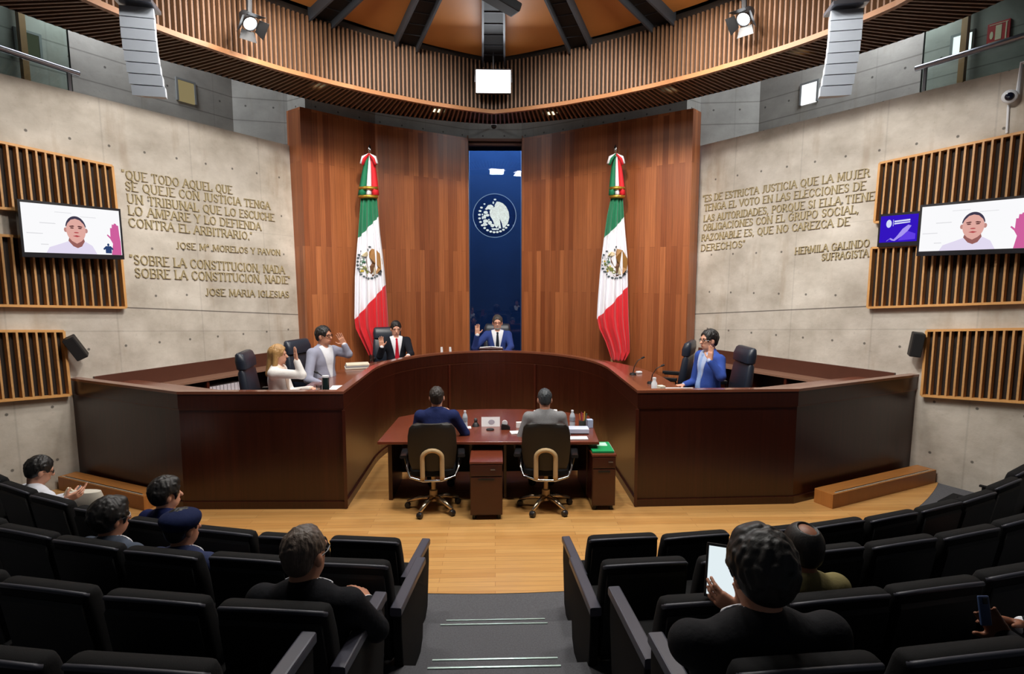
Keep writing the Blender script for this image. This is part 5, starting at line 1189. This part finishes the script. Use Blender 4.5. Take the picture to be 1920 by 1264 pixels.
sit((2, 0, 3), 'person with dark hair and glasses in a grey jacket in the second row at left', hair='thick', jacket=cloth('slate_jacket', c(70, 78, 92)), shirt=SHW, trousers=TR, glasses=mat('pale_frame', c(190, 190, 190), .3), yaw=-.35, sc=.98, skin=M_SKIN2, dx=-.09, dz=.055)
sit((2, 0, 2), 'person in a navy beret and blue jacket in the second row at left', hair='short', hat=cloth('navy_beret', c(20, 30, 66)), jacket=cloth('blue_jacket', c(44, 52, 84)), shirt=SHW, trousers=TR, yaw=-.35, sc=.96, skin=M_SKIN2, dx=-.07, dz=.04)
sit((3, 0, 0), 'person with short grey hair and a dark suit in a third-row aisle seat', hair='crop', hairm=M_GHAIR, jacket=M_BLKSUIT, shirt=SHW, trousers=TR, glasses=BF, yaw=-.32, sc=1.06, skin=M_SKIN2, wide=1.08, dx=.035, dz=.08, fwd=.23, arms=dict(R=dict(w=aty(690, 1128, 2.95), e=aty(706, 1180, 2.72), d=(-.5, .7, .2), n=(-.5, 0, -.6), curl=.6)))
sit((4, 1, 0), 'large person in a charcoal suit holding a tablet, nearest on the right', hair='thick', jacket=M_DKGREY, shirt=SHW, trousers=TR, yaw=.12, sc=1.08, wide=1.26, dx=-.05, dz=.03, fwd=.2, skin=M_SKIN2, arms=dict(L=dict(w=aty(1390, 1150, 2.30), e=aty(1318, 1215, 2.0), d=(-.55, .35, .3), n=(.5, .7, .2), curl=.6)))
sit((3, 1, 1), 'balding person in a khaki shirt in the third row at right', hair='thin', jacket=cloth('khaki_shirt', c(128, 118, 78)), trousers=TR, yaw=.1, sc=.98, skin=M_SKIN3, openj=False, dx=.0, arms={})
sit((4, 1, 2), 'person in a dark suit holding a phone at the right edge of the nearest row', hair='short', jacket=M_BLKSUIT, shirt=SHW, trousers=TR, sc=1.02, dx=.26, skin=M_SKIN3, arms=dict(L=dict(w=aty(1880, 1194, 2.20), e=aty(1945, 1245, 2.05), d=(-.55, .1, .8), n=(-.3, -.85, -.1), curl=.55), R=dict(w=aty(1915, 1172, 2.3), d=(-.9, .25, .15), n=(-.1, -.5, -.8), curl=.5)))
sit((2, 1, 5), 'person in a grey shirt half cut off by the right edge in the second row', hair='short', jacket=cloth('grey_shirt', c(96, 102, 110)), trousers=TR, sc=.98, dx=.50, openj=False)

# ------------------------------------------------------------------ small things
def bx(name, label, cat, ctr, size, m, rz=0, group=None, bev=.002, R=None):
    mb = MB(); mb.box((0, 0, 0), size, R=R); o = build(mb, name, m, None, bev=bev); o.location = ctr; o.rotation_euler = (0, 0, rz); return tag(o, label, cat, group)
def bottle(loc, label, sc=1., lab=None):
    t = thing('water_bottle', label, 'bottle', loc, 0, 'plastic water bottles'); r = .032*sc
    mb = MB(); mb.lathe([(0, 0), (r, .003), (r, .05), (r*.92, .065), (r, .08), (r, .13), (r*.8, .155), (r*.42, .18), (r*.42, .19)], 16); build(mb, 'body', mat('clear_plastic', c(190, 200, 210), .12, spec=.8), t, world=False, smooth='auto')
    mb = MB(); mb.lathe([(0, .188), (r*.46, .188), (r*.46, .208), (0, .208)], 12); build(mb, 'cap', M_WHITE, t, world=False)
    mb = MB(); mb.lathe([(r*1.02, .075), (r*1.03, .078), (r*1.03, .122), (r*1.02, .125)], 16); build(mb, 'label_band', lab or mat('bottle_label', c(150, 160, 172), .5), t, world=False); return t
T0 = .751
p = atz(872, 802, T0); bx('paper_napkin', 'white napkin under the water bottle on the desk', 'napkin', p+Vector((.0, 0, .002)), (.15, .11, .004), M_PAPER, .1)
bottle(p+Vector((0, .01, .004)), 'clear water bottle standing on the white napkin, left on the desk')
bottle(atz(1073, 800, T0), 'clear water bottle beside the pencil holder on the right of the desk', 1.1)
p = atz(920, 800, T0); t = thing('tent_card', 'white tent card with a small crest in the middle of the desk', 'card', p)
mb = MB(); mb.loft([[p+Vector((x, y, z)) for x, z in ((-.115, 0), (.115, 0), (.115, .115), (-.115, .115))] for y in (0, .004)]); mb.v = [(q[0], q[1]+(q[2]-p.z)*.25, q[2]) for q in mb.v]; build(mb, 'front_leaf', M_PAPER, t)
mb = MB(); mb.loft([[p+Vector((x, y, z)) for x, z in ((-.115, 0), (.115, 0), (.115, .115), (-.115, .115))] for y in (.058, .062)]); mb.v = [(q[0], q[1]-(q[2]-p.z)*.25, q[2]) for q in mb.v]; build(mb, 'back_leaf', M_PAPER, t)
mb = MB(); mb.poly([(p.x+.01+x*.04, p.y-.003+(.055+z*.028)*.25, p.z+.055+z*.028) for x, z in ell(0, 0, 1, 1, 16)]); build(mb, 'crest', mat('crest_grey', c(170, 164, 176), .6), t)
p = atz(919, 804, T0); mb = MB(); mb.lathe([(0, 0), (.05, 0), (.045, .012), (0, .016)], 16); o = build(mb, 'microphone_base', M_BLACK, None, smooth='auto'); o.location = p+Vector((0, -.05, 0)); tag(o, 'small black base in front of the white tent card', 'microphone base')
p = atz(892, 799, T0); t = thing('table_clock', 'small black gadget on the desk between bottle and tent card', 'gadget', p)
mb = MB(); mb.lathe([(0, 0), (.05, 0), (.035, .03), (.02, .05), (.0, .055)], 14); build(mb, 'base', M_BLACK, t, world=False, smooth='auto'); mb = MB(); mb.lathe([(0, .05), (.018, .05), (.024, .08), (.014, .10), (0, .10)], 12); build(mb, 'knob', mat('dark_grey_plastic', c(60, 60, 62), .4), t, world=False, smooth=True)
p = atz(948, 805, T0); t = thing('tape_dispenser', 'black tape dispenser with a white roll beside the tent card', 'tape dispenser', p)
mb = MB(); mb.prism([(-.055, 0), (.055, 0), (.055, .03), (.02, .06), (-.045, .07), (-.055, .05)], lambda x, z, d: (x, d, z), -.03, .03); build(mb, 'body', M_BLACK, t, world=False, bev=.004)
mb = MB(); mb.lathe([(.0, -.012), (.034, -.012), (.034, .012), (0, .012)], 16, Matrix.Translation((-.01, 0, .078)) @ Matrix.Rotation(math.pi/2, 4, 'X')); build(mb, 'roll', M_WHITE, t, world=False)
p = atz(1092, 803, T0); t = thing('pencil_holder', 'dark pencil holder full of pencils at the right of the desk', 'pencil holder', p)
mb = MB(); mb.lathe([(0, 0), (.045, 0), (.045, .10), (.04, .10), (.04, .01)], 14); build(mb, 'cup', mat('dark_cup', c(60, 66, 60), .5), t, world=False)
for k, (x, y, col) in enumerate(((-.02, 0, c(206, 130, 70)), (-.005, .02, c(150, 60, 90)), (.015, .01, c(220, 180, 80)), (.025, -.01, c(60, 110, 90)), (.0, -.02, c(210, 90, 60)))):
    mb = MB(); mb.tube([(x, y, .02), (x*1.9, y*1.6, .185+.01*(k % 3))], .0065, 6); build(mb, 'pencil', mat('pencil_%d' % k, col, .5), t, world=False)
bx('tissue_box', 'pale blue box at the right end of the desk, next to the pencil holder', 'box', atz(1106, 802, T0)+Vector((0, .02, .05)), (.07, .07, .10), mat('pale_blue_card', c(180, 196, 226), .6), .1)
p = atz(1084, 812, T0); bx('document_tray', 'flat white box lying on papers at the right of the desk', 'box', p+Vector((.0, .02, .035)), (.25, .16, .05), mat('white_blue_box', c(206, 214, 236), .5), -.04)
bx('paper_stack', 'stack of white papers at the front right of the desk', 'papers', atz(1084, 822, T0)+Vector((0, -.01, .006)), (.215, .12, .012), M_PAPER, -.02)
bx('paper_sheet', 'white sheet beside the left hand of the clerk in grey', 'papers', atz(968, 812, T0)+Vector((0, 0, .006)), (.14, .13, .012), M_PAPER, .15)
bx('paper_block', 'white paper block leaning behind the sheet near the clerk in grey', 'papers', atz(973, 803, T0)+Vector((.01, .03, .035)), (.085, .05, .07), M_PAPER, .1)
t = bx('white_mug', 'white cup to the right of the head of the clerk in grey', 'cup', atz(1041, 782, T0)+Vector((0, 0, .05)), (.055, .055, .10), M_PAPER, 0, bev=.012)
bx('coffee_cup', 'white cup to the left of the head of the clerk in grey', 'cup', atz(1004, 782, T0)+Vector((0, 0, .045)), (.05, .05, .09), M_PAPER, 0, bev=.012)
p = Vector((1.215, 6.545, .644)); t = thing('green_folder', 'green folder with a white label on the right pedestal', 'folder', p, -.02)
mb = MB(); mb.box((0, 0, .012), (.245, .38, .024)); build(mb, 'cover', mat('green_card', c(10, 150, 84), .5), t, world=False, bev=.003)
mb = MB(); mb.box((-.01, .08, .0255), (.18, .13, .003)); build(mb, 'label', mat('mint_label', c(196, 236, 216), .6), t, world=False)
mb = MB(); mb.box((.004, 0, .012), (.242, .37, .016)); build(mb, 'pages', M_PAPER, t, world=False)
# on the bench (worktop at 1.21)
TB = 1.212
def onb(px, py, z=TB): return atz(px, py, z)
def lathe_thing(name, label, cat, loc, prof, m, parts=(), n=16):
    t = thing(name, label, cat, loc); mb = MB(); mb.lathe(prof, n); build(mb, 'body', m, t, world=False, smooth='auto')
    for nm, pr, mm in parts: mb = MB(); mb.lathe(pr, n); build(mb, nm, mm, t, world=False, smooth='auto')
    return t
q = Vector((-1.99, 6.86, TB))
lathe_thing('thermos_flask', 'dark flask with a white lid standing before the man in grey', 'flask', aty(611, 729, 6.95).xy.to_3d()+Vector((0, 0, TB)), [(0, 0), (.040, 0), (.040, .20), (.036, .205), (0, .205)], mat('dark_glass', c(24, 36, 36), .1), [('lid', [(0, .205), (.041, .205), (.041, .225), (0, .225)], M_WHITE), ('label_band', [(.0405, .03), (.041, .03), (.041, .05), (.0405, .05)], M_WHITE)])
lathe_thing('drinking_glass', 'clear drinking glass beside the dark flask', 'glass', aty(598, 730, 6.95).xy.to_3d()+Vector((0, 0, TB)), [(0, 0), (.032, 0), (.036, .11), (.033, .11), (.03, .01)], glass('tumbler', (.85, .9, .92), .1))
bx('open_papers', 'white papers before the woman in the white blazer', 'papers', (-2.2, 6.98, TB+.012), (.42, .30, .02), M_PAPER, .05)
bx('open_papers', 'white papers in front of the man in grey, beside the flask', 'papers', (-1.93, 7.25, TB+.012), (.22, .34, .02), M_PAPER, .1)
def mic(loc, tgt, label):
    t = thing('gooseneck_microphone', label, 'microphone', loc, 0, 'gooseneck microphones on the bench'); d = (Vector(tgt)-Vector(loc)); d.z = 0; d.normalize()
    mb = MB(); mb.lathe([(0, 0), (.05, 0), (.04, .025), (0, .03)], 14); build(mb, 'base', M_BLACK, t, world=False)
    mb = MB(); mb.tube([(0, 0, .02), (d.x*.02, d.y*.02, .12), (d.x*.07, d.y*.07, .20), (d.x*.13, d.y*.13, .235)], .006, 6); build(mb, 'neck', M_BLACK, t, world=False)
    mb = MB(); mb.tube([(d.x*.125, d.y*.125, .233), (d.x*.17, d.y*.17, .25)], .013, 8); build(mb, 'head', M_BLACK, t, world=False)
mic((-2.02, 7.08, TB), (-2.7, 7.2, 0), 'black gooseneck microphone before the woman in the white blazer')
mic((1.98, 8.25, TB), (2.8, 8.4, 0), 'black gooseneck microphone before the empty chair on the right')
mic((2.05, 7.55, TB), (2.9, 7.4, 0), 'black gooseneck microphone before the man in the bright blue suit')
p = onb(668, 690); t = thing('book_stack', 'stack of pale folders on the bench between the two men at left', 'books', p, .3)
for k in range(3):
    mb = MB(); mb.box((.01*k, 0, .012+.024*k), (.34, .25, .022)); build(mb, 'folder', mat('pale_folder_%d' % k, [c(222, 214, 200), c(150, 150, 156), c(226, 218, 196)][k], .6), t, world=False, bev=.003)
lathe_thing('water_glass', 'small glass by the raised hand of the man in the red tie', 'glass', onb(697, 679), [(0, 0), (.032, 0), (.036, .12), (.033, .12), (.03, .01)], glass('tumbler_b', (.8, .85, .86), .14))
for k, (x, y) in enumerate(((832, 657), (848, 656))):
    p = aty(x, y, 10.25); t = thing('name_stand', 'small white L-shaped stand on the bench, '+['left', 'right'][k]+' of the pair', 'stand', (p.x, 10.2, TB), 0, 'small white stands on the bench')
    mb = MB(); mb.prism([(0, 0), (.11, 0), (.11, .03), (.045, .04), (.035, .175), (0, .175)], lambda x_, z_, d: (x_-.05, d, z_), -.02, .02); build(mb, 'body', M_PAPER, t, world=False, bev=.003)
t = thing('open_folder', 'open folder with white pages before the bearded man', 'folder', (-.06, 10.34, TB))
mb = MB(); mb.box((0, 0, .09), (.42, .28, .02), R=Matrix.Rotation(-.45, 3, 'X')); build(mb, 'cover', mat('maroon_cover', c(70, 24, 30), .5), t, world=False)
for s in (-1, 1):
    mb = MB(); mb.box((s*.10, .015, .112), (.195, .27, .014), R=Matrix.Rotation(-.45, 3, 'X') @ Matrix.Rotation(s*.08, 3, 'Y')); build(mb, 'page', M_PAPER, t, world=False)
lathe_thing('milk_bottle', 'small white bottle on the right wing of the bench', 'bottle', (1.95, 7.02, TB), [(0, 0), (.035, 0), (.035, .10), (.02, .13), (.02, .15), (0, .15)], M_WHITE, [('cap', [(0, .15), (.022, .15), (.022, .17), (0, .17)], M_WHITE)])
bx('open_papers', 'white papers with a green edge before the man in the bright blue suit', 'papers', (2.22, 6.93, TB+.02), (.42, .26, .035), M_PAPER, -.05)
bx('cream_packet', 'cream packet beside the small white bottle on the right of the bench', 'packet', (1.99, 6.86, TB+.05), (.07, .09, .10), mat('cream_card', c(232, 226, 206), .6), .2)
bx('small_saucer', 'small white dish on the bench below the right flag', 'dish', onb(1198, 700)+Vector((0, 0, .015)), (.08, .06, .03), M_PAPER, .3, bev=.008)
# hand-held and audience things
d = Vector((.45, .8, 0)).normalized()
p = aty(1357, 1073, 2.42); t = thing('tablet', 'glowing white tablet held up by the large man in charcoal', 'tablet', p)
R = Matrix.Rotation(-.10, 3, 'Z') @ Matrix.Rotation(.13, 3, 'Y') @ Matrix.Rotation(-.35, 3, 'X')
mb = MB(); mb.box((0, .006, 0), (.155, .010, .225), R=R); build(mb, 'case', M_BLACK, t, world=False, bev=.004)
mb = MB(); mb.box(R @ Vector((0, -.001, .002)), (.138, .003, .200), R=R); build(mb, 'display', emit('tablet_display', c(226, 238, 242), EM), t, world=False)
p = aty(1846, 1145, 2.12); t = thing('mobile_phone', 'blue mobile phone held at the right edge of the nearest row', 'phone', p)
R = Matrix.Rotation(.25, 3, 'Z') @ Matrix.Rotation(.14, 3, 'Y') @ Matrix.Rotation(-.3, 3, 'X')
mb = MB(); mb.box((0, 0, 0), (.058, .009, .11), R=R); build(mb, 'case', mat('blue_phone_case', c(64, 84, 124), .35), t, world=False, bev=.006)
mb = MB(); mb.box(R @ Vector((0, -.006, .036)), (.022, .004, .022), R=R); build(mb, 'camera_module', M_BLACK, t, world=False)
p = aty(141, 925, 5.42); t = thing('mobile_phone', 'dark mobile phone in the hand of the man in white', 'phone', p); R = Matrix.Rotation(-.9, 3, 'Z') @ Matrix.Rotation(-.7, 3, 'X')
mb = MB(); mb.box((0, 0, 0), (.075, .010, .15), R=R); build(mb, 'case', mat('grey_phone', c(120, 130, 150), .3), t, world=False, bev=.004)
p = aty(160, 936, 5.42); t = thing('tote_bag', 'cream tote bag and papers on the lap of the man in white', 'bag', p)
mb = MB(); mb.loft([[Vector((x*s, y*s*.4, z)) for x, y in ell(0, 0, 1, 1, 12)[:-1]] for z, s in ((-.16, .10), (-.08, .16), (.02, .17), (.075, .15), (.085, .08))]); build(mb, 'body', mat('cream_canvas', c(206, 200, 186), .85), t, world=False, smooth='auto')
mb = MB(); mb.box((-.17, 0, -.05), (.14, .02, .30), R=Matrix.Rotation(.55, 3, 'Y')); build(mb, 'papers', mat('cream_sheet', c(214, 196, 166), .7), t, world=False)
# metal nosing strips on the aisle steps
M_STRIP = mat('green_steel_strip', c(176, 196, 186), .3, .6)
for k, (py, z, x0, x1) in enumerate(((1163, .2, 837, 1022), (1171, .2, 826, 1027), (1237, .39, 811, 1046), (1252, .39, 802, 1052))):
    a, b = atz(x0, py, z), atz(x1, py, z); a.y = b.y = (a.y+b.y)/2
    mb = MB(); mb.bar(a+Vector((0, 0, .003)), b+Vector((0, 0, .003)), .012, .006); o = build(mb, 'step_nosing_strip', M_STRIP, None)
    tag(o, ['upper of two thin metal strips on the farther aisle step', 'lower of two thin metal strips on the farther aisle step', 'upper of two metal strips on the nearer aisle step', 'lower of two metal strips on the nearer aisle step'][k], 'strip', 'metal strips on the aisle steps')
